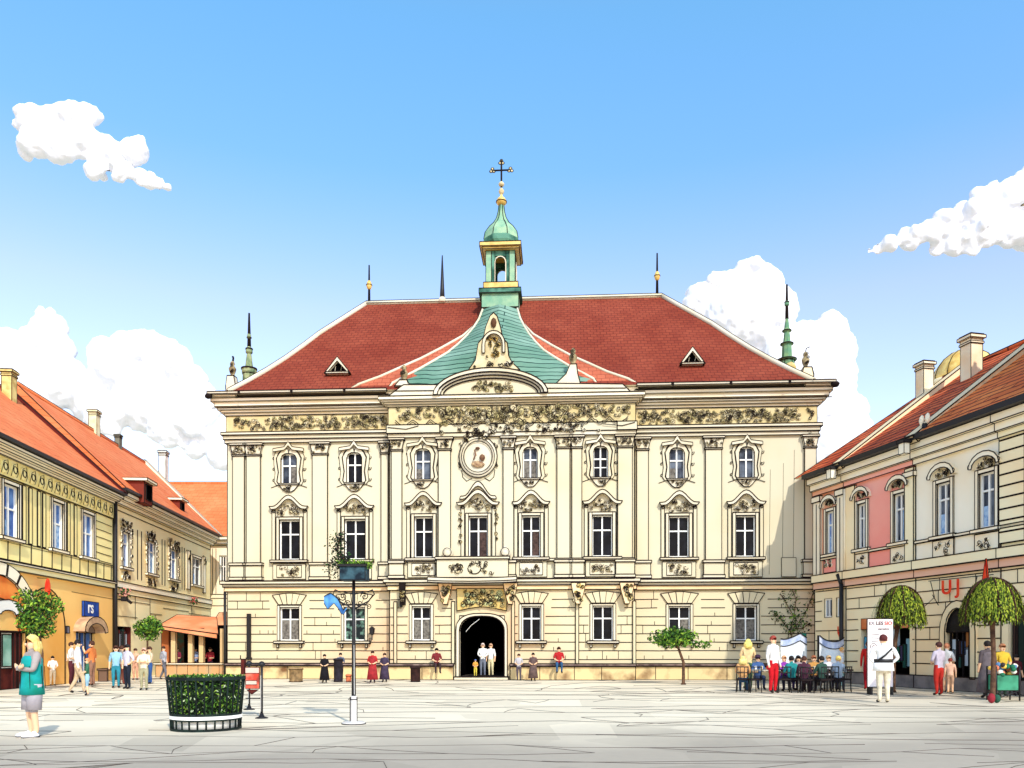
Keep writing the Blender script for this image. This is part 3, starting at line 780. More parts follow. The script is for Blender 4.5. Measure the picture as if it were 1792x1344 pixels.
m.lathe([(.12, 0), (.26, .1), (.3, .25), (.2, .4), (.08, .5), (.05, .62)], (lx, Yl, z1), GOLD, n=12)
m.hring((lx, Yl, z1+.2), .3, .04); m.lathe([(.03, 0), (.13, .1), (.16, .2), (.1, .32), (.03, .4)], (lx, Yl, z1+.6), TAN, n=10)
m.lathe([(.03, 0), (.14, .06), (.17, .15), (.1, .25), (.03, .3)], (lx, Yl, z1+1.05), TAN, n=10)
zc = lz(298); m.tube([(lx, Yl, z1+.5), (lx, Yl, lz(280))], .05, INK, n=6)
m.tube([(lx-.44, Yl, zc), (lx+.44, Yl, zc)], .05, INK, n=6)
for dx, dz in ((-.5, 0), (.5, 0), (0, lz(284)-zc)):
    for k in range(3):
        a = PI/2+2*PI*k/3; m.ring((lx+dx+.09*math.cos(a), Yl, zc+dz+.09*math.sin(a)), .085, .05, n=8); m.blob((lx+dx+.09*math.cos(a), Yl, zc+dz+.09*math.sin(a)), .07, .03, .07, TAN, n=6, k=3)
m.build('cross', hall)

# finials, spike and corner turrets
def finial(px, y, pyt, pyball, pyb, mt=GOLD, r=.17):
    m = MB(.03); x = hx(px, y); z0, zb_, z1 = vz(px, pyb, y), vz(px, pyball, y), vz(px, pyt, y)
    m.tube([(x, y, z0), (x, y, z1)], [.08, .04], INK, n=6); m.lathe([(.04, -.28), (.13, -.18), (r, 0), (.12, .16), (.05, .26)], (x, y, zb_), mt, n=10); m.hring((x, y, zb_), r, .04)
    m.build('finial', hall)
finial(646, yc, 464, 499, 533); finial(1150, yc, 443, 483, 517)
m = MB(.03); x = hx(774, yc); m.tube([(x, yc, vz(774, 528, yc)), (x, yc, vz(774, 505, yc)), (x, yc, vz(774, 447, yc))], [.16, .12, .03], IRON, n=8)
m.lathe([(.26, 0), (.22, .2), (.12, .35)], (x, yc, vz(774, 530, yc)), TRIM, n=8); m.build('spike', hall)
def turret(px, y, prof, pyb, mt1, mt2):
    """prof: (half width px, py)"""
    m = MB(.035); x = hx(px, y); k = (44.5)/F
    zz = vz(px, pyb, y)
    pr = [(hw*k, vz(px, py, y)-zz) for hw, py in prof]
    return m, x, zz, pr
yt = 3.2
m, x, zz, pr = turret(436, yt, [(11, 674), (11, 655), (12.5, 652), (12.5, 646), (7, 645), (4.2, 622), (3.5, 620), (6, 617), (5.5, 611), (3, 607), (1.8, 598), (1.8, 594), (3.8, 591), (3.2, 586), (1.4, 583), (1, 560), (.5, 548)], 674, COPPERL, COPPERD)
m.lathe(pr, (x, yt, zz), mat('pale_green_grey_copper', (160, 166, 120), (104, 126, 92), scale=3), n=10, smooth=False)
m.hring((x, yt, zz+pr[3][1]), pr[3][0], .09); m.hring((x, yt, zz+pr[8][1]), pr[8][0], .08); m.hring((x, yt, zz+pr[12][1]), pr[12][0], .05); m.hring((x, yt, zz+pr[1][1]), pr[1][0], .05)
m.tube([(x, yt, zz+pr[9][1]), (x, yt, zz+pr[-1][1])], [.11, .05], INK, n=6)
for a in (0, 1.0, 2, 3.14, 4.2, 5.2): m.line([(x+pr[0][0]*math.cos(a), yt+pr[0][0]*math.sin(a), zz), (x+pr[1][0]*math.cos(a), yt+pr[1][0]*math.sin(a), zz+pr[1][1])], .035)
m.build('corner_turret', hall)
m, x, zz, pr = turret(1377, yt, [(12, 662), (12, 632), (15, 630), (8.5, 627), (7.5, 605), (10, 602), (6, 598), (4.5, 582), (7, 579), (4.5, 575), (2, 558), (1.6, 536), (4, 534), (3.6, 529), (1, 525), (.5, 498)], 662, COPPERL, COPPERD)
m.lathe(pr, (x, yt, zz), mat('spire_copper', (96, 140, 108), (130, 160, 110), scale=3), n=8, smooth=False)
for k in (1, 2, 5, 8, 13): m.hring((x, yt, zz+pr[k][1]), pr[k][0], .06)
m.tube([(x, yt, zz+pr[10][1]), (x, yt, zz+pr[-1][1])], [.09, .05], INK, n=6)
for a in (0, 1.0, 2, 3.14, 4.2, 5.2): m.line([(x+pr[0][0]*math.cos(a), yt+pr[0][0]*math.sin(a), zz), (x+pr[1][0]*math.cos(a), yt+pr[1][0]*math.sin(a), zz+pr[1][1])], .035)
m.blob((x+.1, yt-pr[0][0]-.02, zz+.4), .3, .05, .3, OCHRE)
m.build('corner_turret', hall)
# side parapets with statues
yq = .1
for px0, px1, pyt, spx, pst, psb, sgn in ((396, 446, 674, 405, 657, 698, 1), (1370, 1428, 655, 1413, 642, 682, -1)):
    m = MB(IW)
    a, b = hx(px0, yq), hx(px1, yq); z0 = 13.75; zt = vz(spx, pyt, yq)
    if sgn > 0:
        m.prism([(a, z0), (b, z0), (b, zt), (hx(412, yq), zt), (hx(409, yq), vz(405, pst, yq)), (hx(397, yq), vz(405, pst, yq)), (hx(395, yq), zt)], yq, yq+.4, TRIM)
    else:
        m.prism([(a, z0), (b-.1, z0), (hx(1424, yq), zt), (hx(1421, yq), vz(1413, pst, yq)), (hx(1407, yq), vz(1413, pst, yq)), (hx(1404, yq), zt), (a, zt)], yq, yq+.4, mat('warm_pale_stone', (246, 226, 184)))
    m.build('parapet', hall)
    s = urn(hall, hx(spx-1, yq), yq+.2, vz(spx, pst, yq), .78, MATS['mottled_brown_stone'])
    m = MB(.05); xx = hx(spx-1, yq); zz = vz(spx, pst, yq)+.7; m.line([(xx, yq+.2, zz), (xx+.03, yq+.2, zz+.25), (xx+.1*(-sgn+1), yq+.2, zz+.32)], .06 if sgn < 0 else .12); m.build('statue_plume', s)

# downpipes and wall lamp
m = MB(.02); x = hx(437); m.box(x-.08, x+.08, -.18, -.03, 1.0, 3.2, IRON); m.box(x-.12, x+.12, -.2, -.02, .95, 1.05, IRON); m.build('downpipe', hall)
m = MB(.02); m.tube([(-.08, -.1, 0), (-.08, -.1, 4.3)], .07, IRON, n=6); m.build('downpipe', hall)
m = MB(.02); x = hx(702, PJ); m.box(x-.06, x+.06, PJ-.1, PJ, 3.5, 4.25, IRON); m.build('vent_pipe', hall)
wl = empty('wall_lantern', HF.world(hx(651, -.3), -.3, 0), HF.a, 'small black lantern on a curled bracket beside the ground floor window', 'lantern')
m = MB(.02); m.tube([(-.3, .28, 1.9), (-.1, .1, 1.75), (0, 0, 1.95), (0, 0, 2.15)], .025, IRON, n=5); m.spiral((-.12, .1, 1.9), .12, .03); m.build('bracket', wl)
m = MB(.02); m.lathe([(.05, 0), (.11, .05), (.14, .28), (.17, .3), (.04, .42)], (0, 0, 2.15), IRON, n=6, smooth=False); m.build('lamp_head', wl)
# ================================================================ the rows of houses on both sides
LF = Frame((-18.07, 24.0), math.atan2(1, -.0864))
RF = Frame((14.01, 37.0), math.atan2(-1, .22))
YEL = mat('yellow_plaster', (255, 240, 168), (255, 230, 156), scale=.4)
YEL2 = mat('beige_yellow_plaster', (255, 242, 192), (255, 226, 164), scale=.3)
ORA = mat('orange_plaster', (252, 206, 126), (250, 192, 110), scale=.3)
PINK = mat('pink_plaster', (255, 160, 144), (255, 184, 166), scale=.3)
SALM = mat('salmon_plaster', (252, 196, 160), (240, 168, 132), scale=.4)
OFFW = mat('off_white_plaster', (255, 247, 224), (255, 232, 190), scale=.25)
RCREAM = mat('warm_cream_plaster', (255, 242, 200), (255, 226, 176), scale=.25)
GREYS = mat('grey_plinth_stone', (140, 132, 128), (110, 104, 102), scale=2)
WOOD = mat('dark_red_wood', (96, 34, 26), (70, 22, 20), scale=2)
I2 = .045
STRIM = mat('bright_stone_trim', (255, 246, 220), (255, 236, 200), scale=.5)

def house(name, fr, label, cat='house'):
    return empty(name, (fr.p[0], fr.p[1], 0), fr.a, label, cat)
def gable_roof(par, x0, x1, ye, he, yr, hr, mt, hip0=0, hip1=0, name='roof', cap=True, ends=None, yb=None):
    yb = yb or 2*yr-ye
    m = MB(I2)
    A, B = (x0, ye, he), (x1, ye, he); C, D = (x1-hip1, yr, hr), (x0+hip0, yr, hr); E_, G_ = (x0, yb, he), (x1, yb, he)
    for q in ((A, B, C, D), (G_, E_, D, C)): m.noink.add(len(m.f)); m.quad(*q, mt)
    m.noink.add(len(m.f)); m.quad(E_, A, D, D, ends or mt); m.noink.add(len(m.f)); m.quad(B, G_, C, C, ends or mt)
    m.noink.add(len(m.f)); m.quad(A, E_, G_, B, STRIM)
    if cap:
        m.tube([(D[0], yr, hr+.03), (C[0], yr, hr+.03)], .1, mt, n=6); m.line([(D[0], yr-.05, hr+.12), (C[0], yr-.05, hr+.12)], I2*1.1)
        m.line([A, D], I2*1.3); m.line([B, C], I2)
    return m.build(name, par)
def eave(par, x0, x1, he, ye, wallz, name='eaves_cornice', dark=INK, n=3):
    m = MB(I2)
    m.box(x0, x1, ye-.12, ye+.06, he-.1, he+.02, dark if dark != INK else IRON, False)
    step = (he-.12-wallz)/n
    for k in range(n):
        d = ye*(1-k/n)+.05; m.box(x0+.05, x1-.05, d, .02, he-.12-(k+1)*step, he-.12-k*step-.003, STRIM)
    m.build(name, par)
def simple_window(par, fr, x0, x1, z0, z1, glass, cur, hood=None, surround=STRIM, split=.68, apron=None, sw=.14, dark=False):
    o = window(par, fr, x0, x1, z0, z1, 0, 'cross', glass, cur, WHITE, split, I2, .07, .12)
    s = MB(I2)
    for a in (x0-sw, x1): s.box(a, a+sw, -.06, .01, z0-.02, z1+sw, surround)
    s.box(x0, x1, -.06, .01, z1, z1+sw, surround)
    c = (x0+x1)/2; hw = (x1-x0)/2+.3
    if hood == 'arch':
        s.strip(arc(c, z1+.2, hw*.82, .34, 180, 0, 8), arc(c, z1+.22, hw, .5, 180, 0, 8), -.18, .01, surround)
        s.scrolls(c-hw*.55, c+hw*.55, -.05, z1+.16, z1+.52, TAN, .2, I2*.6, 2.0)
        for sx in (-1, 1): s.spiral((c+sx*hw*.9, -.16, z1+.3), .13, I2*.8)
    if hood == 'ornate':
        s.scrolls(x0-.35, x1+.35, -.06, z1-.1, z1+.6, TAN, .24, I2*.6, 1.5, STRIM)
        s.scrolls(x0-.3, x0-.05, -.06, z0+.2, z1, STRIM, .18, I2*.6, .8); s.scrolls(x1+.05, x1+.3, -.06, z0+.2, z1, STRIM, .18, I2*.6, .8)
    s.build('surround', o)
    s = MB(I2); s.box(x0-.25, x1+.25, -.16, .01, z0-.14, z0-.02, surround); s.build('sill', o)
    if apron:
        s = MB(I2)
        if apron == 'ornate': s.scrolls(x0-.1, x1+.1, -.04, z0-.75, z0-.2, TAN, .24, I2*.6, 1.6, STRIM)
        else:
            s.box(x0-.16, x1+.16, -.05, .01, z0-.85, z0-.18, surround if apron == 'panel' else PINK); s.scrolls(x0-.05, x1+.05, -.06, z0-.78, z0-.25, STRIM, .26, I2*.7, 1.0)
        s.build('apron_panel', o)
    return o
def chimney(par, x, y, z0, z1, wd, mt, ink=.035, base=None):
    m = MB(ink)
    m.box(x-wd*.8, x+wd*.8, y-wd*.8, y+wd*.8, z0, z1-.45*wd*2, mt)
    h = z1-.9*wd
    m.box(x-wd*.9, x+wd*.9, y-wd*.9, y+wd*.9, h, h+.22*wd, mt); m.box(x-wd*.82, x+wd*.82, y-wd*.82, y+wd*.82, h+.22*wd, h+.6*wd, mt)
    m.box(x-wd*1.05, x+wd*1.05, y-wd*1.05, y+wd*1.05, h+.6*wd, h+.95*wd, mt); m.box(x-wd*.9, x+wd*.9, y-wd*.9, y+wd*.9, h+.95*wd, h+1.1*wd, mt)
    m.build('chimney', par)
def wcol(m, fr, z0, z1, xs, jit=.01):
    for x in xs: m.line([(x, -.01, z0), (x, -.01, z1)])

# ---------------- left, nearest: yellow and orange house
L1 = house('corner_house', LF, 'yellow house with orange ground floor at the left edge of the square')
lxx = LF.x; xe = lxx(197)
W1 = [(lxx(4), lxx(31)), (lxx(90), lxx(110)), (lxx(143), lxx(163))]
W1 = [(a, b, 5.62, 7.55) for a, b in W1]
ac = lxx(-8); ao = lxx(60)-ac
dr = (lxx(131), lxx(167))
m = MB(I2)
m.wall(0, xe, 4.6, 9.0, 0, .25, W1, YEL, STRIM)
m.wall(0, xe, 0, 4.6, 0, .3, [(ac-ao*.72, ac+ao*.72, 0, 2.3), (dr[0]+.1, dr[1]-.1, 0, 2.35)], ORA, ORA)
m.quad((0, 0, 0), (0, 0, 9), (0, 9, 9), (0, 9, 0), YEL); m.quad((xe, 0, 0), (xe, 9, 0), (xe, 9, 9), (xe, 0, 9), YEL); m.quad((0, 9, 0), (0, 9, 9), (xe, 9, 9), (xe, 9, 0), YEL)
# panels below the windows, pilaster strips and quoin lines
for k in range(18):
    x = .4+k*(xe-.6)/17; m.line([(x, -.01, 4.78), (x+.02, -.01, 5.5)])
m.line([(0, -.01, 5.52), (xe, -.01, 5.5)]); m.line([(0, -.01, 5.42), (xe, -.01, 5.42)], .02)
z = 5.6
while z < 7.8: m.wline((xe-1.9, -.01, z), (xe-.15, -.01, z-.02), I2*.8, .01); z += .36
m.line([(xe-1.9, -.01, 4.8), (xe-1.9, -.01, 7.8)]); m.line([(lxx(125), -.01, 3.95), (xe, -.01, 3.9)], .02)
m.build('wall', L1)
m = MB(I2)
for px in (41, 52, 67, 76, 119, 131): 
    x = lxx(px); m.box(x-.12, x+.12, -.03, .01, 5.55, 7.72, YEL)
m.build('pilaster_strip', L1)
m = MB(I2); m.box(-.1, xe, -.14, .01, 4.4, 4.75, mat('pale_yellow_trim', (252, 240, 184))); m.box(-.1, xe, -.2, .01, 4.62, 4.7, STRIM); m.build('string_course', L1)
m = MB(I2)
m.box(0, xe, -.06, .01, 7.78, 8.5, mat('yellow_frieze', (250, 226, 140), (255, 240, 176), scale=2))
x = .4
while x < xe-.4:
    if x > lxx(-30):
        m.blob((x, -.08, 8.12), .2, .08, .26, YEL, jit=.05); m.line([(x-.25, -.12, 7.86), (x-.1, -.14, 8.3), (x+.15, -.14, 8.4), (x+.25, -.12, 8.05), (x+.1, -.14, 7.86)], .028); m.ring((x, -.15, 8.12), .13, I2)
    x += .66
m.build('frieze', L1)
for q in W1: simple_window(L1, LF, *q, GLASSB, CURTB, split=.55)
eave(L1, -.2, xe+.1, 9.0, -.55, 8.5)
hr1 = 13.55; yr1 = 4.45
r1_ = gable_roof(L1, -.3, xe+.15, -.6, 9.02, yr1, hr1, ROOFO)
m = MB(I2)   # dark verge board at the far end of the roof
m.hexa([(xe-.32, -.72, 9.02), (xe+.04, -.72, 9.02), (xe+.04, -.5, 8.98), (xe-.32, -.5, 8.98), (xe-.32, yr1, hr1+.2), (xe+.04, yr1, hr1+.2), (xe+.04, yr1+.1, hr1+.05), (xe-.32, yr1+.1, hr1+.05)], mat('dark_red_verge', (92, 30, 26)))
m.build('verge_board', r1_)
x = lxx(22, 3.0)
chimney(L1, LF.x(16, 3.8), 3.8, 12.0, LF.z(16, 650, 3.8), .28, mat('yellow_chimney', (236, 214, 140), (200, 170, 100), scale=3))
for k in range(16):
    pass
# big arch of the shop at the left edge
A1 = MB(I2)
R1, R2, R3 = ao, ao*.8, ao*.72
for k in range(9):
    a0, a1 = 180*k/9+1, 180*(k+1)/9-1
    A1.strip(arc(ac, 2.15, R2, R2*.92, a0, a1, 3), arc(ac, 2.15, R1, R1*.9, a0, a1, 3), -.18, .02, STRIM)
A1.box(ac-R1, ac-R2, -.16, .02, .5, 2.15, STRIM); A1.box(ac+R2, ac+R1, -.16, .02, 0, 2.15, STRIM)
A1.build('arch_surround', L1)
A1 = MB(I2)
A1.strip(arc(ac, 2.15, R3*.72, R3*.6, 180, 0, 12), arc(ac, 2.15, R2, R2*.92, 180, 0, 12), -.1, .02, mat('vivid_orange', (236, 104, 40), (246, 150, 70), scale=1))
A1.prism(arc(ac, 2.15, R3*.74, R3*.62, 0, 180, 12), -.06, .02, ORA)
A1.strip(arc(ac+.6, 2.75, .5, .16, 180, 0, 6), arc(ac+.6, 2.9, 1.1, .4, 180, 0, 6), -.14, -.1, WHITE)
A1.build('fanlight', L1)
S1 = MB(I2)
S1.box(ac-R3, ac+R3, .1, .16, 0, 2.3, WOOD); S1.box(ac-R3, ac+R3, -.02, .12, 2.1, 2.4, WOOD)
for px in (-2, 26, 34): x = lxx(px); S1.box(x-.09, x+.09, .0, .12, 0, 2.1, WOOD)
S1.build('shop_front', L1)
g = MB(I2); g.box(lxx(5), lxx(21), .02, .06, .85, 2.02, GLASST); g.box(lxx(5)-.06, lxx(21)+.06, .04, .09, .78, 2.1, WHITE); g.build('shop_door', L1)
# blind arch beyond, deeper orange
m = MB(I2); bc = lxx(80); br_ = lxx(112)-bc
m.prism([(bc-br_, 0.0)]+[(bc+br_, 0)]+arc(bc, 2.3, br_, 1.65, 0, 180, 14), -.03, .01, mat('deep_orange_plaster', (238, 172, 84), (246, 190, 110), scale=.6))
m.line([(bc+br_, -.04, 0)]+[(x, -.04, z) for x, z in arc(bc, 2.3, br_, 1.65, 0, 180, 14)]+[(bc-br_, -.04, 0)], .06)
m.build('blind_arch', L1)
# door with curved hood
dcx = (dr[0]+dr[1])/2; dhw = (dr[1]-dr[0])/2
m = MB(I2)
m.strip(arc(dcx, 2.2, dhw*.85, .42, 180, 0, 10), arc(dcx, 2.25, dhw*1.15, .68, 180, 0, 10), -.5, .02, mat('brown_hood', (176, 140, 110), (214, 180, 140), scale=3))
m.prism(arc(dcx, 2.2, dhw*.85, .42, 0, 180, 10), -.05, .02, mat('grey_brown', (130, 110, 96)))
m.build('door_hood', L1)
m = MB(I2)
m.box(dr[0]+.12, dr[1]-.12, .16, .2, 0, 2.3, GLASSB)
for t in (.0, .3, .6, .97): x = dr[0]+.12+(dr[1]-dr[0]-.3)*t; m.box(x, x+.07, .1, .17, 0, 2.3, WHITE)
m.build('door', L1)
m = MB(I2); x = lxx(117); m.box(x-.12, x+.12, -.05, .01, LF.z(117, 1108), LF.z(117, 1096), mat('grey_plate', (120, 116, 130))); m.build('house_plate', L1)
dp = MB(.03); dp.tube([(xe+.02, -.12, 0), (xe+.02, -.12, 8.6)], .1, IRON, n=6); dp.build('downpipe', L1)

def text_obj(par, txt, x, y, z, size, mt, align='CENTER', ext=.006, name='lettering'):
    cu = bpy.data.curves.new(name, 'FONT'); cu.body = txt; cu.size = size; cu.align_x = align; cu.align_y = 'CENTER'; cu.extrude = ext; cu.offset = size*.012
    t = bpy.data.objects.new(name, cu); COL.objects.link(t)
    dg = bpy.context.evaluated_depsgraph_get(); me = bpy.data.meshes.new_from_object(t.evaluated_get(dg)); bpy.data.objects.remove(t)
    me.materials.clear(); me.materials.append(mt)
    o = bpy.data.objects.new(name, me); COL.objects.link(o); o.parent = par; o.location = (x, y, z); o.rotation_euler = (PI/2, 0, 0)
    return o
# blue wall sign
a, b = lxx(143), lxx(168); zb_, zt_ = LF.z(155, 1079), LF.z(155, 1053)
sg = empty('wall_sign', LF.world((a+b)/2, 0, 0), LF.a, 'square blue sign with white letters on the orange wall above the hooded door', 'sign')
m = MB(.03); m.box(-(b-a)/2, (b-a)/2, -.12, -.01, zb_, zt_, mat('sign_blue', (28, 62, 140), (44, 84, 170), scale=3)); m.build('panel', sg)
text_obj(sg, 'rs', -.12, -.13, (zb_+zt_)/2+.06, .78, WHITE)
# long red lantern-like flag
x = lxx(65); f = MB(.03)
z0, z1 = LF.z(65, 1047, -.4), LF.z(65, 1009, -.4)
f.lathe([(.02, 0), (.13, .1), (.17, .3), (.16, z1-z0-.25), (.1, z1-z0-.05), (.02, z1-z0)], (0, 0, z0), mat('signal_red', (232, 44, 24), (244, 90, 50), scale=3), n=10, sx=1, sy=.5)
f.line([(-.0, .4, z1+.02), (0, 0, z1), (0, 0, z1-.1)], .03)
fo = f.build('hanging_banner', loc=LF.world(x, -.4, 0), rz=LF.a); tag(fo, 'narrow red hanging banner on the yellow house above the round tree', 'banner')

# ---------------- left, second: beige house
L2 = house('ornate_house', LF, 'beige house with carved window frames behind the awning terrace')
x0 = xe+.12; x1 = lxx(368)
ww = [(lxx(213), lxx(225)), (lxx(257), lxx(271)), (lxx(296), lxx(309)), (lxx(336), lxx(351))]
W2 = [(a, b, 5.6, 7.35) for a, b in ww]
m = MB(I2*1.15)
m.wall(x0, x1, 4.6, 9.2, 0, .25, W2, YEL2, STRIM); m.wall(x0, x1, 0, 4.6, 0, .3, [(lxx(203), lxx(229), .1, 2.6)], YEL2, WOOD)
m.quad((x1, 0, 0), (x1, 9, 0), (x1, 9, 9.2), (x1, 0, 9.2), YEL2); m.quad((x0, 9, 0), (x0, 9, 9.2), (x1, 9, 9.2), (x1, 9, 0), YEL2)
m.line([(x0, -.02, 8.3), (x1, -.02, 8.25)]); m.line([(x0, -.02, 8.55), (x1, -.02, 8.5)], .03)
for px in (204, 240, 247, 283, 288, 318, 322, 333, 356): m.line([(lxx(px), -.02, 5.1), (lxx(px), -.02, 7.7)])
for a, b, zz in ((205, 262, 3.9), (205, 240, 3.1), (262, 283, 3.4), (285, 330, 3.8), (330, 366, 3.7)): m.line([(lxx(a), -.02, zz), (lxx(b), -.02, zz)], .03)
for px in (236, 262, 335): m.line([(lxx(px), -.02, 3.0), (lxx(px), -.02, 4.2)], .03)
m.build('wall', L2)
m = MB(I2*1.1); m.box(x0, x1, -.12, .01, 4.5, 4.8, STRIM); m.box(x0, x1, -.06, .01, 4.2, 4.5, YEL2); m.line([(x0, -.14, 4.8), (x1, -.14, 4.8)], .05); m.build('string_course', L2)
for i, q in enumerate(W2): simple_window(L2, LF, *q, GLASSB if i < 3 else GLASSG, CURTB, 'ornate' if i < 3 else None, STRIM, apron='ornate' if i < 3 else None)
m = MB(I2)
for px in (328, 356):
    x = lxx(px); m.box(x-.25, x+.25, -.08, .01, 5.2, 7.6, STRIM); m.scrolls(x-.25, x+.25, -.09, 7.0, 7.5, TAN, .2, I2*.8, 1.2)
m.build('pilaster_strip', L2)
eave(L2, x0-.05, x1+.4, 9.3, -.55, 8.6)
rr = gable_roof(L2, x0-.05, x1+.6, -.6, 9.32, yr1, 14.2, ROOFO)
m = MB(I2)
m.hexa([(x1+.2, -.65, 9.3), (x1+.8, -.65, 9.3), (x1+.8, -.3, 9.3), (x1+.2, -.3, 9.3), (x1+.2, yr1, 14.45), (x1+.8, yr1, 14.45), (x1+.8, yr1+.3, 14.3), (x1+.2, yr1+.3, 14.3)], STRIM)
m.build('fire_wall', rr)
def roof_dormer(par, fr, px, py, wd, ht, he, hr, yr, mt):
    y = 1.5
    for _ in range(15):
        z = fr.z(px, py, y); y += (z-(he+(hr-he)*(y+.6)/(yr+.6)))*.3
    x = fr.x(px, y); z = fr.z(px, py, y)
    m = MB(I2); m.box(x-wd, x+wd, y-.1, y+1.2, z-.2, z+ht, mt); m.box(x-wd-.15, x+wd+.15, y-.3, y+1.6, z+ht, z+ht+.14, STRIM); m.box(x-wd*.7, x+wd*.7, y-.14, y-.1, z, z+ht-.12, VOID)
    m.build('dormer', par)
roof_dormer(rr, LF, 256, 876, .55, .9, 9.32, 14.2, yr1, mat('dormer_brown', (120, 50, 36)))
roof_dormer(rr, LF, 316, 893, .4, .55, 9.32, 14.2, yr1, MATS['dormer_brown'])
chimney(L2, LF.x(165, yr1), yr1, 13.6, LF.z(165, 720, yr1), .29, mat('pale_brick_chimney', (240, 232, 190), (220, 200, 150), scale=2))
chimney(L2, LF.x(207, yr1), yr1, 13.6, LF.z(207, 762, yr1), .2, mat('grey_chimney', (120, 116, 100)))
chimney(L2, LF.x(286, yr1), yr1, 13.0, LF.z(286, 791, yr1), .32, mat('white_chimney', (240, 238, 226), (210, 206, 190), scale=2), .045)
# dark shop entrance with goods
m = MB(.03)
m.box(lxx(203)+.02, lxx(229)-.02, .4, .45, .1, 2.6, VOID)
for k in range(7):
    x = lxx(203)+.4+k*(lxx(229)-lxx(203)-.8)/6; m.box(x-.14, x+.14, .1, .3, R.uniform(.2, .6), R.uniform(1.9, 2.5), mat('shop_goods_%d' % (k % 4), [(60, 90, 80), (120, 44, 40), (180, 190, 200), (40, 44, 50)][k % 4], rough=.7))
m.build('shop_front', L2)
m = MB(.03); m.box(-.12, .12, -.3, -.05, 0, .18, IRON); m.box(-.05, .05, -.1, .1, .05, .1, IRON); m.tube([(0, -.3, .05), (.25, -.4, -.08)], .08, IRON)
o = m.build('wall_floodlight', loc=LF.world(lxx(204), -.2, LF.z(204, 1050, -.3)), rz=LF.a); tag(o, 'small black floodlight on the wall beside the dark downpipe', 'floodlight')

# ---------------- left, last: orange roofed house closing the side street
L3F = Frame((-36, 58.0), 0)
L3 = house('end_house', L3F, 'distant house with bright orange roof between the ornate house and the town hall')
X_ = lambda px: at(px, 58)+36
m = MB(.05); h3 = zat(940, 58)
hol = (X_(384), X_(396), zat(1020, 58), zat(972, 58))
m.wall(0, 22, 0, h3, 0, .3, [hol], OFFW, STRIM)
m.quad((22, 0, 0), (22, 12, 0), (22, 12, h3), (22, 0, h3), OFFW); m.quad((0, 0, 0), (0, 0, h3), (0, 12, h3), (0, 12, 0), OFFW)
for py in (955, 1040, 1047, 1060): m.line([(X_(366), -.02, zat(py, 58)), (22, -.02, zat(py, 58))], .05)
for px in (372, 378): m.line([(X_(px), -.02, zat(1040, 58)), (X_(px), -.02, zat(960, 58))], .05)
m.build('wall', L3)
window(L3, L3F, *hol, 0, 'cross', GLASSD, None, WHITE, .6, .05, .1, .15)
m = MB(.05); m.box(0, 22, -.5, 0, h3-.25, h3, STRIM); m.box(0, 22, -.3, 0, h3-.5, h3-.25, STRIM); m.build('eaves_cornice', L3)
gable_roof(L3, -.3, 22.3, -.6, h3, 6, zat(846, 64), ROOFO)

# ---------------- terrace with orange awning
TX = lambda px: at(px, 41.7)
tx0, tx1 = TX(274), TX(394)
ter = empty('cafe_terrace', (tx0, 41.7, 0), 0, 'terrace with orange awning, low stone wall and wooden posts beside the town hall', 'terrace')
TW = tx1-tx0
m = MB(.04)
x = 0
while x < TW-.1:
    q = min(TW, x+.55); m.box(x, q, -.1, .2, 0, zat(1163, 41.7), mat('terrace_stone_%d' % (R.randrange(2)), R.choice([(222, 196, 150), (214, 160, 110)]), (190, 160, 120), scale=3)); x = q
m.box(-.1, TW+.05, -.18, .25, zat(1163, 41.7), zat(1160, 41.7), STRIM); m.build('low_wall', ter)
for px in (303, 333, 352, 389):
    m = MB(.04); x = TX(px)-tx0; m.box(x-.13, x+.13, 0, .2, zat(1160, 41.7), 2.55, mat('pale_wood', (222, 190, 140))); m.build('post', ter)
m = MB(.04); m.box(TX(283)-tx0-.15, TX(283)-tx0+.25, .3, .5, 0, 2.6, mat('brown_wood', (176, 100, 56))); m.build('post', ter)
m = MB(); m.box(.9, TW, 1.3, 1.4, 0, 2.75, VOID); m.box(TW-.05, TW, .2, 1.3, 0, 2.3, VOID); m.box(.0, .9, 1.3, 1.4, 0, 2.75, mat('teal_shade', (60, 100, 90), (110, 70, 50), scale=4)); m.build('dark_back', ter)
AW = mat('awning_orange', (238, 140, 92), (246, 170, 124), scale=.8)
def slab(m, a, b, c, d, mt, t=.05):
    m.hexa([a, b, c, d]+[(p[0], p[1], p[2]+t) for p in (a, b, c, d)], mt)
m = MB(.045)
slab(m, (TX(284)-tx0, -.5, 2.62), (TX(388)-tx0, -.5, 2.2), (TX(352)-tx0, 2.2, 3.15), (TX(279)-tx0, 2.2, 3.3), AW)
m.hexa([(TX(284)-tx0, -.52, 2.5), (TX(386)-tx0, -.52, 2.0), (TX(386)-tx0, -.48, 2.0), (TX(284)-tx0, -.48, 2.5), (TX(284)-tx0, -.52, 2.66), (TX(386)-tx0, -.52, 2.24), (TX(386)-tx0, -.48, 2.24), (TX(284)-tx0, -.48, 2.66)], AW)
m.build('awning', ter)
m = MB(.045)
slab(m, (TX(346)-tx0, 1.6, 2.6), (TX(400)-tx0, 1.6, 2.3), (TX(402)-tx0, 4.2, 3.6), (TX(332)-tx0, 4.2, 3.5), mat('awning_peach', (246, 178, 130), (240, 150, 104), scale=.8))
m.build('awning', ter, label='paler peach awning behind the front one')
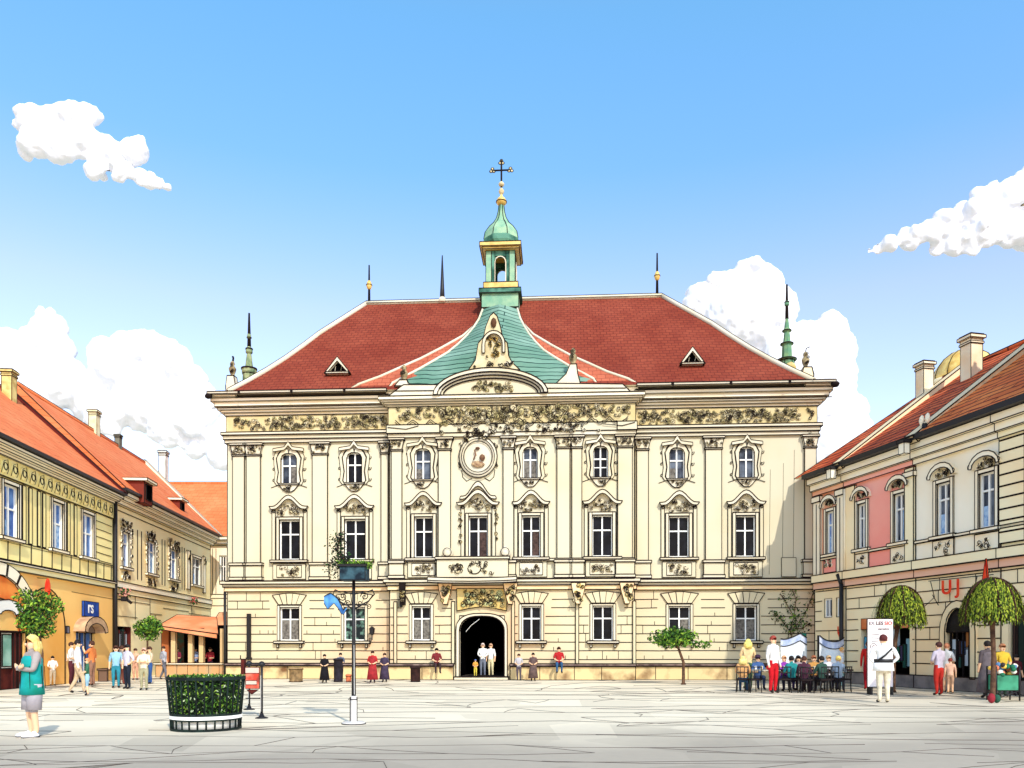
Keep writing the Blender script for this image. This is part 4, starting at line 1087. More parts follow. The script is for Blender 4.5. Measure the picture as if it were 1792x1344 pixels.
# small flower pots on wall
for px, py, c in ((208, 1035, (214, 150, 130)), (331, 1050, (210, 110, 100))):
    x = lxx(px); z = LF.z(px, py, -.3); m = MB()
    for k in range(60): 
        m.blob((R.uniform(-.35, .35), R.uniform(-.15, .15), R.uniform(-.2, .2)), .05, .05, .05, mat('blossom_%d' % c[1], c) if k % 2 else mat('dark_leaf', (50, 84, 36)), n=5, k=3)
    m.line([(0, .3, -.2), (0, 0, -.2), (0, 0, -.05)], .03)
    o = m.build('hanging_flowers', loc=LF.world(x, -.3, z), rz=LF.a); tag(o, 'bunch of %s flowers on a hook of the ornate house %s' % (('pale pink', 'beside the downpipe') if px < 300 else ('red and pink', 'above the awning')), 'flowers')

# ---------------- right row
rxx = RF.x
he = 9.3; hr = 14.05; yr = 6.0
xA, xB, xC, xD = rxx(1481), rxx(1603), rxx(1752), 16.5
def rhouse(name, label, xa, xb, wins, up, gl, holes_g, ends=True):
    o = house(name, RF, label)
    m = MB(I2)
    m.wall(xa, xb, 4.6, 9.0, 0, .25, [w_[:4] for w_ in wins], up, STRIM); m.wall(xa, xb, 0, 4.6, 0, .3, holes_g, gl, gl)
    m.quad((xa, 0, 0), (xa, 0, 9), (xa, 11, 9), (xa, 11, 0), up); m.quad((xb, 0, 0), (xb, 11, 0), (xb, 11, 9), (xb, 0, 9), up); m.quad((xa, 11, 0), (xa, 11, 9), (xb, 11, 9), (xb, 11, 0), up)
    z = .95
    while z < 4.2:
        cuts = [h for h in holes_g]
        broken(m, xa+.02, xb-.02, z, 0, holes_g, I2)
        for k in range(int((xb-xa)/1.6)):
            x = xa+R.uniform(.3, xb-xa-.3)
            if not any(h[0]-.3 < x < h[1]+.3 and h[2]-.5 < z+.2 < h[3]+.5 for h in holes_g): m.line([(x, -.006, z), (x, -.006, z+.45)], I2*.7)
        z += .45
    m.line([(xa, -.01, 0), (xa, -.01, 9)], .05)
    m.build('wall', o)
    m = MB(I2); m.box(xa, xb, -.1, .01, 4.2, 4.5, mat('rose_band', (240, 190, 160))); m.box(xa, xb, -.2, .01, 4.5, 4.85, RCREAM); m.line([(xa, -.2, 4.85), (xb, -.2, 4.85)], .05); m.line([(xa, -.2, 4.5), (xb, -.2, 4.5)], .05); m.build('string_course', o)
    m = MB(I2); m.box(xa, xb, -.08, .01, 5.5, 5.6, STRIM); m.build('sill_band', o)
    m = MB(I2); m.box(xa, xb, -.1, .02, 0, .5, GREYS); m.build('plinth', o)
    m = MB(I2); m.box(xa, xb, -.7, -.4, he-.02, he+.18, IRON, False); m.box(xa, xb, -.42, .02, 9.0, he-.03, STRIM); m.box(xa, xb, -.26, .02, 8.72, 9.0, STRIM); m.box(xa, xb, -.14, .02, 8.5, 8.72, up); m.build('eaves_cornice', o)
    return o
def fit(px0, px1, z0, z1): return (rxx(px0), rxx(px1), z0, z1)
wA = [fit(1447, 1461, 5.75, 7.65)]
smallw = [fit(1443, 1456, 2.9, 3.75), fit(1464, 1476, 2.9, 3.75)]
PA = rhouse('narrow_house', 'narrow salmon pink house touching the right end of the town hall', 0, xA, wA, SALM, RCREAM, smallw)
for q in wA: simple_window(PA, RF, *q, GLASSB, CURTB, 'arch', STRIM, apron='pink')
for q in smallw: window(PA, RF, *q, 0, 'cross', GLASSG, None, WHITE, .95, I2, .07, .1)
m = MB(I2)
for xa, xb in ((.0, .55), (xA-.55, xA-.05)): m.box(xa, xb, -.1, .01, 4.86, 8.2, STRIM); m.box(xa-.05, xb+.05, -.16, .01, 8.2, 8.45, STRIM); m.line([((xa+xb)/2, -.11, 4.9), ((xa+xb)/2, -.11, 8.1)])
m.build('pilaster', PA)
m = MB(.03); x = xA-.12; m.tube([(x, -.16, .0), (x, -.16, 4.3)], .09, IRON, n=6); m.tube([(x, -.16, 4.3), (x-.2, -.2, 4.75)], .09, IRON, n=6); m.tube([(x+.2, -.14, 4.9), (x+.2, -.14, 8.4)], .05, STRIM, n=6); m.build('downpipe', PA)
xr0 = 1.1; pa = rxx(1464, -.6)
gable_roof(PA, -.75, pa, -.6, he+.16, yr, hr, ROOFB, hip0=1.8)
wB = [fit(1502, 1517, 5.72, 7.6), fit(1565, 1585, 5.7, 7.6)]
shB = fit(1507, 1604, .55, 2.75); shB = (shB[0], rxx(1592), .45, 2.75)
PB = rhouse('pink_house', 'pink house with a shop opening behind the poster stand', xA, xB, wB, PINK, RCREAM, [shB])
for q in wB: simple_window(PB, RF, *q, GLASSG, CURTB, 'arch', STRIM, apron='panel')
m = MB(I2); m.box(xA+.02, xA+.7, -.1, .01, 4.86, 8.45, RCREAM); m.box(xB-.5, xB-.02, -.1, .01, 4.86, 8.45, RCREAM); m.box(xB-.56, xB+.04, -.16, .01, 8.1, 8.3, STRIM); m.build('pilaster', PB)
m = MB(.03); n = 9
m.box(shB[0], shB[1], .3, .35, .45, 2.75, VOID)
cols = [(70, 150, 180), (40, 50, 70), (200, 220, 225), (30, 100, 80), (60, 50, 80), (20, 70, 60), (120, 160, 170)]
for k in range(14):
    x = shB[0]+.2+k*(shB[1]-shB[0]-.4)/13; z0 = R.uniform(.5, 1.4); m.box(x-.13, x+.13, .1, .25, z0, z0+R.uniform(.5, 1.2), mat('display_%d' % (k % 7), cols[k % 7]))
m.box(shB[0], shB[1], .0, .1, 2.3, 2.75, mat('rust_fascia', (206, 110, 60), (226, 140, 90), scale=2)); m.build('shop_front', PB)
pb = rxx(1593, -.6)
gable_roof(PB, pa, pb, -.6, he+.16, yr, hr+.02, ROOFB)
def firewall(par, x):
    m = MB(I2*1.2); m.hexa([(x-.3, -.75, he+.1), (x+.3, -.75, he+.1), (x+.3, -.5, he-.1), (x-.3, -.5, he-.1), (x-.3, yr, hr+.35), (x+.3, yr, hr+.35), (x+.3, yr+.3, hr), (x-.3, yr+.3, hr)], mat('cream_fire_wall', (248, 224, 180))); m.build('fire_wall', par)
    m = MB(.03); m.box(x-.2, x+.1, -.95, -.7, he-.5, he-.1, STRIM); m.box(x-.25, x+.15, -1.0, -.65, he-.1, he+.02, IRON); m.build('rain_hopper', par)
firewall(PB, pa)
wC = [fit(1640, 1665, 5.65, 7.55), fit(1714, 1743, 5.62, 7.5)]
arC = (rxx(1657), rxx(1701), .45, 2.35)
PC = rhouse('white_house', 'off white house with an arched shop window and red wall letters', xB, xC, wC, OFFW, RCREAM, [arC])
for q in wC: simple_window(PC, RF, *q, GLASSG, CURTB, 'arch', STRIM, apron='panel')
firewall(PC, pb)
gable_roof(PC, pb, rxx(1786, -.6), -.6, he+.16, yr, hr+.04, ROOFC)
cA = (arC[0]+arC[1])/2; ahw = (arC[1]-arC[0])/2
m = MB(I2)
m.strip([(cA-ahw, .45), (cA-ahw, 2.1)]+arc(cA, 2.1, ahw, .85, 180, 0, 10)+[(cA+ahw, 2.1), (cA+ahw, .45)], [(cA-ahw-.25, .45), (cA-ahw-.25, 2.1)]+arc(cA, 2.1, ahw+.25, 1.12, 180, 0, 10)+[(cA+ahw+.25, 2.1), (cA+ahw+.25, .45)], -.1, .01, RCREAM)
m.prism([(cA+ahw, 2.1)]+arc(cA, 2.1, ahw, .85, 0, 180, 10)+[(cA-ahw, 2.1)], -.02, .02, GLASSD)
m.build('arch_surround', PC)
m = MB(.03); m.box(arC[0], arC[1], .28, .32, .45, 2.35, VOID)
for k in range(9):
    x = arC[0]+.15+k*(arC[1]-arC[0]-.3)/8; z0 = R.uniform(.5, 1.5); m.box(x-.11, x+.11, .08, .2, z0, z0+R.uniform(.3, .8), mat('ware_%d' % (k % 5), [(90, 120, 170), (200, 214, 224), (170, 110, 60), (50, 90, 80), (60, 40, 40)][k % 5]))
for k in range(4): x = arC[0]+(arC[1]-arC[0])*(k+.5)/4; m.box(x-.02, x+.02, .02, .06, .45, 2.35, IRON)
m.build('shop_window', PC)
RED = mat('signal_red', (232, 44, 24))
# red letters and ironwork over the arch
zl = RF.z(1668, 1028, -.1)
ls = empty('wall_letters', RF.world(rxx(1669), 0, 0), RF.a, 'two red letters hanging from a thin iron rail over the arched shop window', 'sign')
m = MB(.035); m.line([(-1.1, -.12, zl+.32), (1.9, -.12, zl+.3)]); m.line([(-1.0, -.12, zl+.3), (-.8, -.12, zl-.3), (-1.3, -.12, zl-.6)]); m.line([(1.2, -.12, zl+.3), (1.0, -.12, zl-.5)]); m.line([(-.9, -.12, zl-.2), (-.6, -.12, zl-.6)]); m.build('rail', ls)
text_obj(ls, 'U J', 0, -.14, zl, .72, RED, ext=.02)
# red pennant
x = rxx(1724, -.5); m = MB(.03); z0, z1 = RF.z(1724, 1032, -.5), RF.z(1724, 978, -.5)
m.prism([(-.16, z0), (.16, z0+.1), (.04, z1)], -.03, .03, RED); m.line([(0, .5, z0), (0, 0, z0)], .04)
o = m.build('pennant', loc=RF.world(x, -.5, 0), rz=RF.a); tag(o, 'tall pointed red pennant above the large umbrella shaped tree', 'pennant')
m = MB(.03); x = rxx(1468, -.1); z = RF.z(1468, 1108, -.1)
m.line([(-.12, 0, .3), (-.12, 0, .0), (0, 0, -.15), (.12, 0, 0), (.12, 0, .3)], .06, RED); m.line([(0, 0, .35), (0, 0, -.3)], .05, RED); m.blob((0, 0, -.05), .1, .04, .12, RED)
o = m.build('wall_emblem', loc=RF.world(x, -.06, z), rz=RF.a); tag(o, 'small red fork shaped emblem on the wall of the narrow house', 'emblem')
# quoined house at the right edge
PD = rhouse('quoined_house', 'cream house with stone courses cut by the right edge of the picture', xC, xD, [], RCREAM, RCREAM, [(rxx(1764), rxx(1792)+.6, .4, 2.9)])
m = MB(I2)
z = 5.0
while z < 8.5: m.box(xC, xC+1.0, -.08, .01, z, z+.36, RCREAM); z += .38
m.build('quoin', PD)
m = MB(I2); m.box(rxx(1764), rxx(1792)+.6, .2, .25, .4, 2.9, mat('dark_green_door', (40, 54, 46)))
for k in range(6): x = rxx(1764)+.1+k*.45; m.box(x, x+.1, .1, .2, .4, 2.9, mat('brown_door_post', (70, 50, 44)))
m.build('door', PD)
xw = rxx(1787, -.6); m = MB(I2)
m.box(xw, xD, -.2, 11, 9.0, 15.5, mat('olive_grey_plaster', (206, 196, 150), (180, 170, 130), scale=.5)); m.build('upper_wall', PD)
gable_roof(PD, xw-.1, xD+.2, -.5, 15.5, 5.5, 19, ROOFC)
chimney(PB, rxx(1618, 4.2), 4.2, 12.0, RF.z(1618, 637, 4.2), .32, mat('cream_chimney', (250, 236, 204), (246, 214, 170), scale=1))
chimney(PC, rxx(1700, 4.4), 4.4, 11.8, RF.z(1700, 591, 4.4), .36, MATS['cream_chimney'])
for px, py, r in ((1520, 748, .2), (1617, 748, .3)):
    m = MB(.03); y = 3.5 if px < 1550 else 1.2
    if px == 1617: x = rxx(1617, -.2); m.tube([(x, -.2, 9.4), (x+.05, -.2, 9.9)], .1, IRON); m.blob((x-.12, -.2, 10.05), .12, .08, .2, STRIM); m.blob((x+.18, -.2, 10.05), .12, .08, .2, STRIM); m.build('snow_guard', PB)
# domed tower behind
DT = empty('domed_tower', (at(1690, 62), 62, 0), 0, 'golden ribbed dome of a tower seen over the right roofs', 'tower')
m = MB(.05); r = 2.35; zd = zat(668, 62)
m.lathe([(r*1.05, 0), (r*1.05, zd-.4), (r*1.18, zd-.3), (r*1.18, zd)], (0, 0, 0), RCREAM, n=24); m.build('drum', DT)
m = MB(.06)
m.lathe([(r, 0), (r*.99, .5), (r*.9, 1.1), (r*.72, 1.7), (r*.45, 2.2), (r*.15, 2.45), (.02, 2.5)], (0, 0, zd), GOLD, n=24)
for k in range(12):
    a = 2*PI*k/12; m.line([((q+.03)*math.cos(a), (q+.03)*math.sin(a), zd+z) for q, z in ((r, 0), (r*.99, .5), (r*.9, 1.1), (r*.72, 1.7), (r*.45, 2.2), (r*.15, 2.45))])
m.build('dome', DT)
# ================================================================ ground
def ground_mat():
    m = bpy.data.materials.new('paving'); m.use_nodes = True; nt = m.node_tree; b = nt.nodes['Principled BSDF']
    b.inputs['Roughness'].default_value = .9; b.inputs['Specular IOR Level'].default_value = .1
    tc = nt.nodes.new('ShaderNodeTexCoord'); sp = nt.nodes.new('ShaderNodeSeparateXYZ'); nt.links.new(tc.outputs['Object'], sp.inputs[0])
    n = nt.nodes.new('ShaderNodeTexNoise'); n.inputs['Scale'].default_value = .22; n.inputs['Detail'].default_value = 3; nt.links.new(tc.outputs['Object'], n.inputs['Vector'])
    # shade painted into the paving colour: grey nearest the viewer and on the right
    vo = nt.nodes.new('ShaderNodeTexVoronoi'); vo.inputs['Scale'].default_value = .5; nt.links.new(tc.outputs['Object'], vo.inputs['Vector'])
    def math_(op, a, b_=None, c=None):
        q = nt.nodes.new('ShaderNodeMath'); q.operation = op
        for i, v in enumerate((a, b_, c)):
            if v is None: continue
            if isinstance(v, (int, float)): q.inputs[i].default_value = v
            else: nt.links.new(v, q.inputs[i])
        return q.outputs[0]
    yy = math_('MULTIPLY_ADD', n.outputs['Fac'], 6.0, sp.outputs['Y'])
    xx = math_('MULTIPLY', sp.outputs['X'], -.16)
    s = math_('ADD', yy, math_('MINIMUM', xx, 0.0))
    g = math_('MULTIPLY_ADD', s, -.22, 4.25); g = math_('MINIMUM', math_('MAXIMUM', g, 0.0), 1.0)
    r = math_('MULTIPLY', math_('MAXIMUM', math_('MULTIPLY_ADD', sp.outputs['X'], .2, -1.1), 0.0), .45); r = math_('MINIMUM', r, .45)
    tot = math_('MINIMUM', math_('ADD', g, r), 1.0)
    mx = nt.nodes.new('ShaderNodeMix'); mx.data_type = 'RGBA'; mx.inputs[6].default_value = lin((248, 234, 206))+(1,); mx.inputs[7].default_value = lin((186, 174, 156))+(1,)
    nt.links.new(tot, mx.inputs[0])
    m2 = nt.nodes.new('ShaderNodeMix'); m2.data_type = 'RGBA'; m2.blend_type = 'MULTIPLY'; m2.inputs[0].default_value = .18
    nt.links.new(mx.outputs[2], m2.inputs[6]); sr = nt.nodes.new('ShaderNodeSeparateColor'); nt.links.new(vo.outputs['Color'], sr.inputs[0]); nt.links.new(sr.outputs[0], m2.inputs[7])
    n3 = nt.nodes.new('ShaderNodeTexNoise'); n3.inputs['Scale'].default_value = 6; n3.inputs['Detail'].default_value = 6; nt.links.new(tc.outputs['Object'], n3.inputs['Vector'])
    m3 = nt.nodes.new('ShaderNodeMix'); m3.data_type = 'RGBA'; m3.blend_type = 'MULTIPLY'; m3.inputs[0].default_value = .12
    nt.links.new(m2.outputs[2], m3.inputs[6]); nt.links.new(n3.outputs['Fac'], m3.inputs[7])
    nt.links.new(m3.outputs[2], b.inputs['Base Color'])
    return m
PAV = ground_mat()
m = MB()
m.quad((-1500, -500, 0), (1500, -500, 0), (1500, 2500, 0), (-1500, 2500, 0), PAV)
rg = random.Random(11)
JO = mat('paving_joint', (84, 76, 70), rough=1)
y = 7.0; prev = None
while y < 41:
    xs = []; x = -30
    rw_ = .0065+.00048*max(0, y-9); ph = rg.uniform(0, 6)
    step = 1.6 if y > 15 else 1.1
    row = []
    while x < 30:
        row.append((x, y+.3*math.sin(x*.17+ph)+.02*(y-7)*math.sin(x*.5+ph*3)+rg.uniform(-.2, .2)*(1 if y < 15 else 1.3), .0)); x += step*rg.uniform(.7, 1.3)
    # break the line in places
    i = 0
    while i < len(row)-2:
        L = rg.randint(3, 11); seg = row[i:i+L+1]
        if len(seg) > 1: m.tube(seg, [rw_*(.6+.6*rg.random()) for _ in seg], JO, n=4, cap=False, smooth=False)
        i += L+(rg.randint(1, 3) if rg.random() < .5 else 0)
    if prev:
        for _ in range(20 if y < 15 else 22):
            a = rg.choice(prev); b_ = min(row, key=lambda q: abs(q[0]-a[0]-rg.uniform(-2.2, 2.2)))
            m.tube([a, ((a[0]+b_[0])/2+rg.uniform(-.2, .2), (a[1]+b_[1])/2, .002), b_], rw_*.75, JO, n=4, cap=False, smooth=False)
    prev = row
    y += .5+.062*(y-7)*rg.uniform(.7, 1.3)
g2 = m.build('ground'); tag(g2, kind='structure')

# ================================================================ people
SKIN = (236, 190, 150)
def seg_dist(p, a, b):
    ab = b-a; t = max(0, min(1, (p-a).dot(ab)/max(1e-9, ab.length_squared))); return (p-(a+ab*t)).length
def person(px, foot, top, label, shirt=(240, 240, 236), pants=(60, 60, 80), skin=SKIN, hair=(60, 40, 30), shoes=(40, 34, 32), pose='stand', arms='down', face=0, long_sleeve=False, shorts=False, bare=False, long_hair=False, H=None, Y=None, zoff=0, group=None, hat=None, lean=0, fingers=False, wide=1.0, coat=None):
    if Y is None: X, Y = gp(px, foot)
    else: X = at(px, Y)
    if H is None: H = (foot-top)*Y/F
    P = {}; E_ = []; Rd = {}; reg = {}
    def J(n, x, y, z, r): P[n] = Vector((x, y, z)); Rd[n] = r
    def Bn(a, b, rg_): E_.append((a, b)); reg[(a, b)] = rg_
    sit = pose == 'sit'
    pz = .29 if sit else .52
    dz = pz-.52
    J('pelvis', 0, 0, pz, .078); J('belly', 0, -.01*1-lean*.02, .62+dz, .07); J('chest', 0, -lean*.05, .745+dz, .085)
    J('neck', 0, -lean*.08, .845+dz, .034); J('chin', 0, -.008-lean*.1, .885+dz, .045); J('skull', 0, -.006-lean*.11, .94+dz, .056)
    Bn('pelvis', 'belly', 'top'); Bn('belly', 'chest', 'top'); Bn('chest', 'neck', 'top'); Bn('neck', 'chin', 'skin'); Bn('chin', 'skull', 'skin')
    for s, k in ((-1, 'L'), (1, 'R')):
        J('sh'+k, s*.105*wide, -lean*.07, .805+dz, .042)
        if arms == 'down' or (arms == 'oneup' and s < 0): el, wr, hd = (s*.135, .01, .64+dz), (s*.14, -.03, .5+dz), (s*.14, -.045, .445+dz)
        elif arms == 'front': el, wr, hd = (s*.145, -.02, .66+dz), (s*.06, -.12, .6+dz), (s*.015, -.14, .6+dz)
        elif arms == 'cross': el, wr, hd = (s*.14, -.05, .66+dz), (-s*.02, -.125, .68+dz), (-s*.07, -.12, .7+dz)
        elif arms == 'hip': el, wr, hd = (s*.2, .02, .66+dz), (s*.11, -.03, .57+dz), (s*.085, -.06, .56+dz)
        elif arms == 'table': el, wr, hd = (s*.14, -.06, .64+dz), (s*.09, -.21, .64+dz), (s*.07, -.26, .64+dz)
        else: el, wr, hd = (s*.17, -.06, .72+dz), (s*.13, -.13, .84+dz), (s*.1, -.14, .89+dz)
        J('el'+k, *el, .028); J('wr'+k, *wr, .019); J('ha'+k, *hd, .021)
        Bn('chest', 'sh'+k, 'top'); Bn('sh'+k, 'el'+k, 'top'); Bn('el'+k, 'wr'+k, 'top' if long_sleeve else 'skin'); Bn('wr'+k, 'ha'+k, 'skin')
        if sit: kn, an, to = (s*.07, -.25, .3), (s*.07, -.24+.02*s, .05), (s*.075, -.32, .02)
        elif pose == 'walk': kn, an, to = (s*.05, -.04+s*.06, .285), (s*.05, .02+s*.13, .05), (s*.055, -.06+s*.13, .018)
        else: kn, an, to = (s*.055, -.012, .285), (s*.055, .015, .05), (s*.07, -.07, .018)
        J('hi'+k, s*.052, -.0, pz-.025, .066); J('kn'+k, *kn, .042 if not shorts else .036); J('an'+k, *an, .027); J('to'+k, *to, .024)
        Bn('pelvis', 'hi'+k, 'bot'); Bn('hi'+k, 'kn'+k, 'bot'); Bn('kn'+k, 'an'+k, 'skin' if shorts else 'bot'); Bn('an'+k, 'to'+k, 'shoe')
        if fingers:
            h = Vector(hd); w0 = Vector(wr); d = (h-w0).normalized(); sd = d.cross(Vector((0, 1, 0)));
            sd = sd.normalized() if sd.length > .1 else Vector((1, 0, 0))
            for q, (o_, ln) in enumerate(((-.013, .034), (-.0045, .041), (.0045, .038), (.013, .029))):
                b0 = h+sd*o_; J('f%d%s' % (q, k), *(b0+d*ln*.5), .0052); J('g%d%s' % (q, k), *(b0+d*ln+Vector((0, -.006, 0))), .0045); Bn('ha'+k, 'f%d%s' % (q, k), 'skin'); Bn('f%d%s' % (q, k), 'g%d%s' % (q, k), 'skin')
            J('th'+k, *(w0+d*.018+sd*(.028)), .006); J('ti'+k, *(w0+d*.04+sd*.034), .005); Bn('wr'+k, 'th'+k, 'skin'); Bn('th'+k, 'ti'+k, 'skin')
    names = list(P); idx = {n: i for i, n in enumerate(names)}
    me = bpy.data.meshes.new('sk'); me.from_pydata([tuple(P[n]*H) for n in names], [(idx[a], idx[b]) for a, b in E_], [])
    ob = bpy.data.objects.new('sk', me); COL.objects.link(ob)
    md = ob.modifiers.new('s', 'SKIN'); sb = ob.modifiers.new('b', 'SUBSURF'); sb.levels = 2 if fingers else 1
    for n in names:
        r = Rd[n]*H; sv = me.skin_vertices[0].data[idx[n]]
        fx = 1.0; fy = 1.0
        if n in ('chest', 'belly', 'pelvis'): fx, fy = 1.15*wide, .8
        sv.radius = (r*fx, r*fy)
    me.skin_vertices[0].data[0].use_root = True
    dg = bpy.context.evaluated_depsgraph_get(); nm = bpy.data.meshes.new_from_object(ob.evaluated_get(dg))
    bpy.data.objects.remove(ob)
    nm.name = 'person'
    nm.materials.clear()
    key = lambda c: '%d_%d_%d' % c
    for mt in (mat('cloth_'+key(shirt), shirt, tuple(int(v*.9) for v in shirt), scale=6), mat('cloth_'+key(pants), pants, tuple(int(v*.85) for v in pants), scale=6), mat('skin_'+key(skin), skin, rough=.6), mat('shoe_'+key(shoes), shoes)): nm.materials.append(mt)
    mi = {'top': 0, 'bot': 1, 'skin': 2, 'shoe': 3}
    bones = [(P[a]*H, P[b]*H, reg[(a, b)], (Rd[a]+Rd[b])/2*H) for a, b in E_]
    for p in nm.polygons:
        c = p.center; best = min(bones, key=lambda q: seg_dist(c, q[0], q[1])-q[3]); r = best[2]
        if best[2] == 'top' and c.z < (pz+.02)*H and abs(c.x) < .11*H and not sit: r = 'bot'
        if best[2] == 'top' and not long_sleeve and False: pass
        p.material_index = mi[r]; p.use_smooth = True
    o = bpy.data.objects.new('person', nm); COL.objects.link(o); o.location = (X, Y, zoff); o.rotation_euler = (0, 0, math.radians(face))
    tag(o, label, 'person', group)
    # hair
    hm = MB(); hc = P['skull']*H; r = .061*H
    HM = mat('hair_'+key(hair), hair, tuple(min(255, int(v*1.25)) for v in hair), scale=14, rough=.7)
    b0 = len(hm.v)
    K, N = 7, 12
    for i in range(K+1):
        th = (PI*.62)*i/K
        for j in range(N):
            a = 2*PI*j/N; front = max(0, -math.sin(a)); th2 = th*(1-.45*front)*(1.12 if front == 0 else 1); q = (1+R.uniform(-.05, .06))*(1-.1*(i/K)**3)
            hm.v.append((hc.x+r*1.0*q*math.sin(th2)*math.cos(a), hc.y+r*1.1*q*math.sin(th2)*math.sin(a)+.004*H, hc.z+.004*H+r*1.08*q*math.cos(th2)))
    for i in range(K):
        for j in range(N):
            hm.face((i*N+j, (i+1)*N+j, (i+1)*N+(j+1) % N, i*N+(j+1) % N), HM, True)
    if long_hair:
        for j in range(9):
            a = PI*(.05+.9*j/8); x, y_ = r*.95*math.cos(a), r*1.0*math.sin(a)
            hm.tube([(hc.x+x, hc.y+y_, hc.z), (hc.x+x*1.15, hc.y+y_*1.15, hc.z-.06*H), (hc.x+x*1.2, hc.y+y_*1.1+.005*H, hc.z-.12*H-.02*H*R.random())], [.02*H, .024*H, .008*H], HM, n=6)
    hm.build('hair', o)
    fm = MB(); e = .0062*H; DK = mat('eye_dark', (40, 30, 28))
    fy = hc.y-.054*H; ez = hc.z-.012*H
    for s in (-1, 1): fm.blob((hc.x+s*.02*H, fy+.002*H, ez), e, e*.6, e*.7, DK, n=6, k=4, jit=0)
    SK = MATS['skin_'+key(skin)]
    fm.blob((hc.x, fy-.002*H, ez-.016*H), .008*H, .012*H, .014*H, SK, n=6, k=4, jit=0); fm.blob((hc.x, fy+.006*H, ez-.037*H), .016*H, .005*H, .004*H, mat('lip', (180, 100, 90)), n=6, k=4, jit=0)
    for s in (-1, 1): fm.blob((hc.x+s*.055*H, hc.y, ez-.008*H), .008*H, .012*H, .018*H, SK, n=6, k=4, jit=0)
    fm.build('face', o)
    if coat:
        cm = MB(); mt = mat('cloth_'+key(coat), coat, tuple(int(v*.8) for v in coat), scale=6)
        z1 = .8+dz; z0 = .1 if not sit else .08
        prof = [(.0, z1+.03), (.05, z1+.025), (.105, z1-.01), (.125, z1-.12), (.115, z1-.25), (.14, (z0+z1)/2-.05), (.18, z0)]
        cm.lathe([(a*H, b*H) for a, b in prof][::-1], (0, -.01*H, 0), mt, n=14, sy=.8); cm.build('coat', o)
    if hat:
        h = MB(); mt = mat('cloth_'+key(hat), hat)
        h.lathe([(.1*H, 0), (.1*H, .006*H), (.062*H, .01*H), (.06*H, .05*H), (.03*H, .065*H)], (hc.x, hc.y, hc.z+.02*H), mt, n=14); h.build('hat', o)
    return o, H, (X, Y)

W = (244, 242, 236)
# the large figure at the left edge
fo, FH, fpos = person(57, 1290, 1112, 'tall blond person in a teal tunic and long grey shorts standing in the left foreground', shirt=(168, 156, 150), pants=(186, 180, 184), hair=(226, 184, 110), shoes=(244, 246, 250), arms='cross', face=-38, long_sleeve=True, shorts=True, long_hair=True, fingers=True)
TEAL = mat('teal_cloth', (24, 160, 158), (20, 130, 110), scale=3)
m = MB(.012); n_ = 18
prof = [(.085, .80), (.108, .765), (.112, .68), (.112, .6), (.125, .5), (.132, .42), (.12, .418)]
m.lathe([(a*FH, b*FH) for a, b in prof][::-1], (0, -.005*FH, 0), TEAL, n=18, sy=.82)
for a in (.4, 1.3, 2.2, 3.6, 4.6, 5.6): m.line([(.113*FH*math.cos(a), .1*FH*math.sin(a), .7*FH), (.128*FH*math.cos(a+.06), .108*FH*math.sin(a+.06), .48*FH)])
m.build('tunic', fo)
m = MB(.012); GS = mat('grey_shorts', (186, 178, 180), (160, 152, 156), scale=4)
for s in (-1, 1):
    m.tube([(s*.05*FH, 0, .52*FH), (s*.058*FH, -.005*FH, .4*FH), (s*.06*FH, -.01*FH, .27*FH)], [.074*FH, .07*FH, .068*FH], GS, n=14); 
m.build('shorts', fo)
m = MB(.01)
for s in (-1, 1):
    m.blob((s*.068*FH, -.045*FH, .022*FH), .034*FH, .082*FH, .03*FH, mat('white_shoe', (246, 246, 250)), n=14, k=8, jit=0); m.line([(s*.068*FH+.033*FH*math.cos(a), -.045*FH+.083*FH*math.sin(a), .012*FH) for a in [2*PI*k/16 for k in range(17)]], .012)
m.build('trainers', fo)

PP = person
BR = (70, 44, 34); BK = (34, 28, 28); BL = (222, 184, 110)
PP(108, 1197, 1129, 'person in a white shirt and dark trousers beside the orange arch', W, (92, 70, 74), hair=BR, face=60, arms='front')
PP(125, 1200, 1124, 'person in a loose white shirt and maroon trousers behind the one walking', W, (90, 40, 50), hair=BR, face=100, arms='front', coat=None)
PP(136, 1213, 1120, 'person in a white jacket and beige trousers walking past the hooded door', (250, 250, 248), (206, 180, 146), hair=BK, face=110, pose='walk', arms='down', long_sleeve=True)
PP(153, 1217, 1152, 'child in a green top and pale blue shorts in front of the hooded door', (60, 110, 84), (150, 190, 214), hair=(206, 130, 84), face=-60, shorts=True, arms='front')
PP(161, 1200, 1122, 'person in an orange vest with a grey bag near the hooded door', (226, 130, 70), (150, 110, 90), hair=BR, face=-90, arms='oneup')
PP(92, 1200, 1150, 'child in white and beige right of the tall blond person', W, (200, 180, 150), hair=BK, face=40, arms='front', H=1.2)
PP(203, 1204, 1130, 'person in a pale blue shirt and turquoise skirt by the dark shop entrance', (150, 196, 220), (50, 140, 160), hair=BR, face=20, coat=None)
PP(213, 1198, 1130, 'person in grey and rust clothes between the blue and the dark figures', (150, 140, 130), (120, 60, 50), hair=BR, face=170, arms='front')
PP(223, 1206, 1128, 'person in a lilac shirt and black trousers near the dark shop entrance', (206, 204, 222), (30, 36, 50), hair=BK, face=-30, arms='hip')
PP(252, 1208, 1134, 'person in a cream top and khaki trousers under the small round tree', (246, 226, 196), (170, 164, 130), hair=(190, 150, 130), face=10, arms='cross')
PP(262, 1197, 1132, 'person in beige with blue jeans right of the small round tree trunk', (214, 190, 160), (50, 84, 140), hair=BR, face=-40, arms='front')
PP(237, 1190, 1140, 'person in pink standing by the house wall beside the small tree', (232, 180, 150), (226, 170, 140), hair=BR, face=0, arms='front', H=1.5)
hdY = 38.45
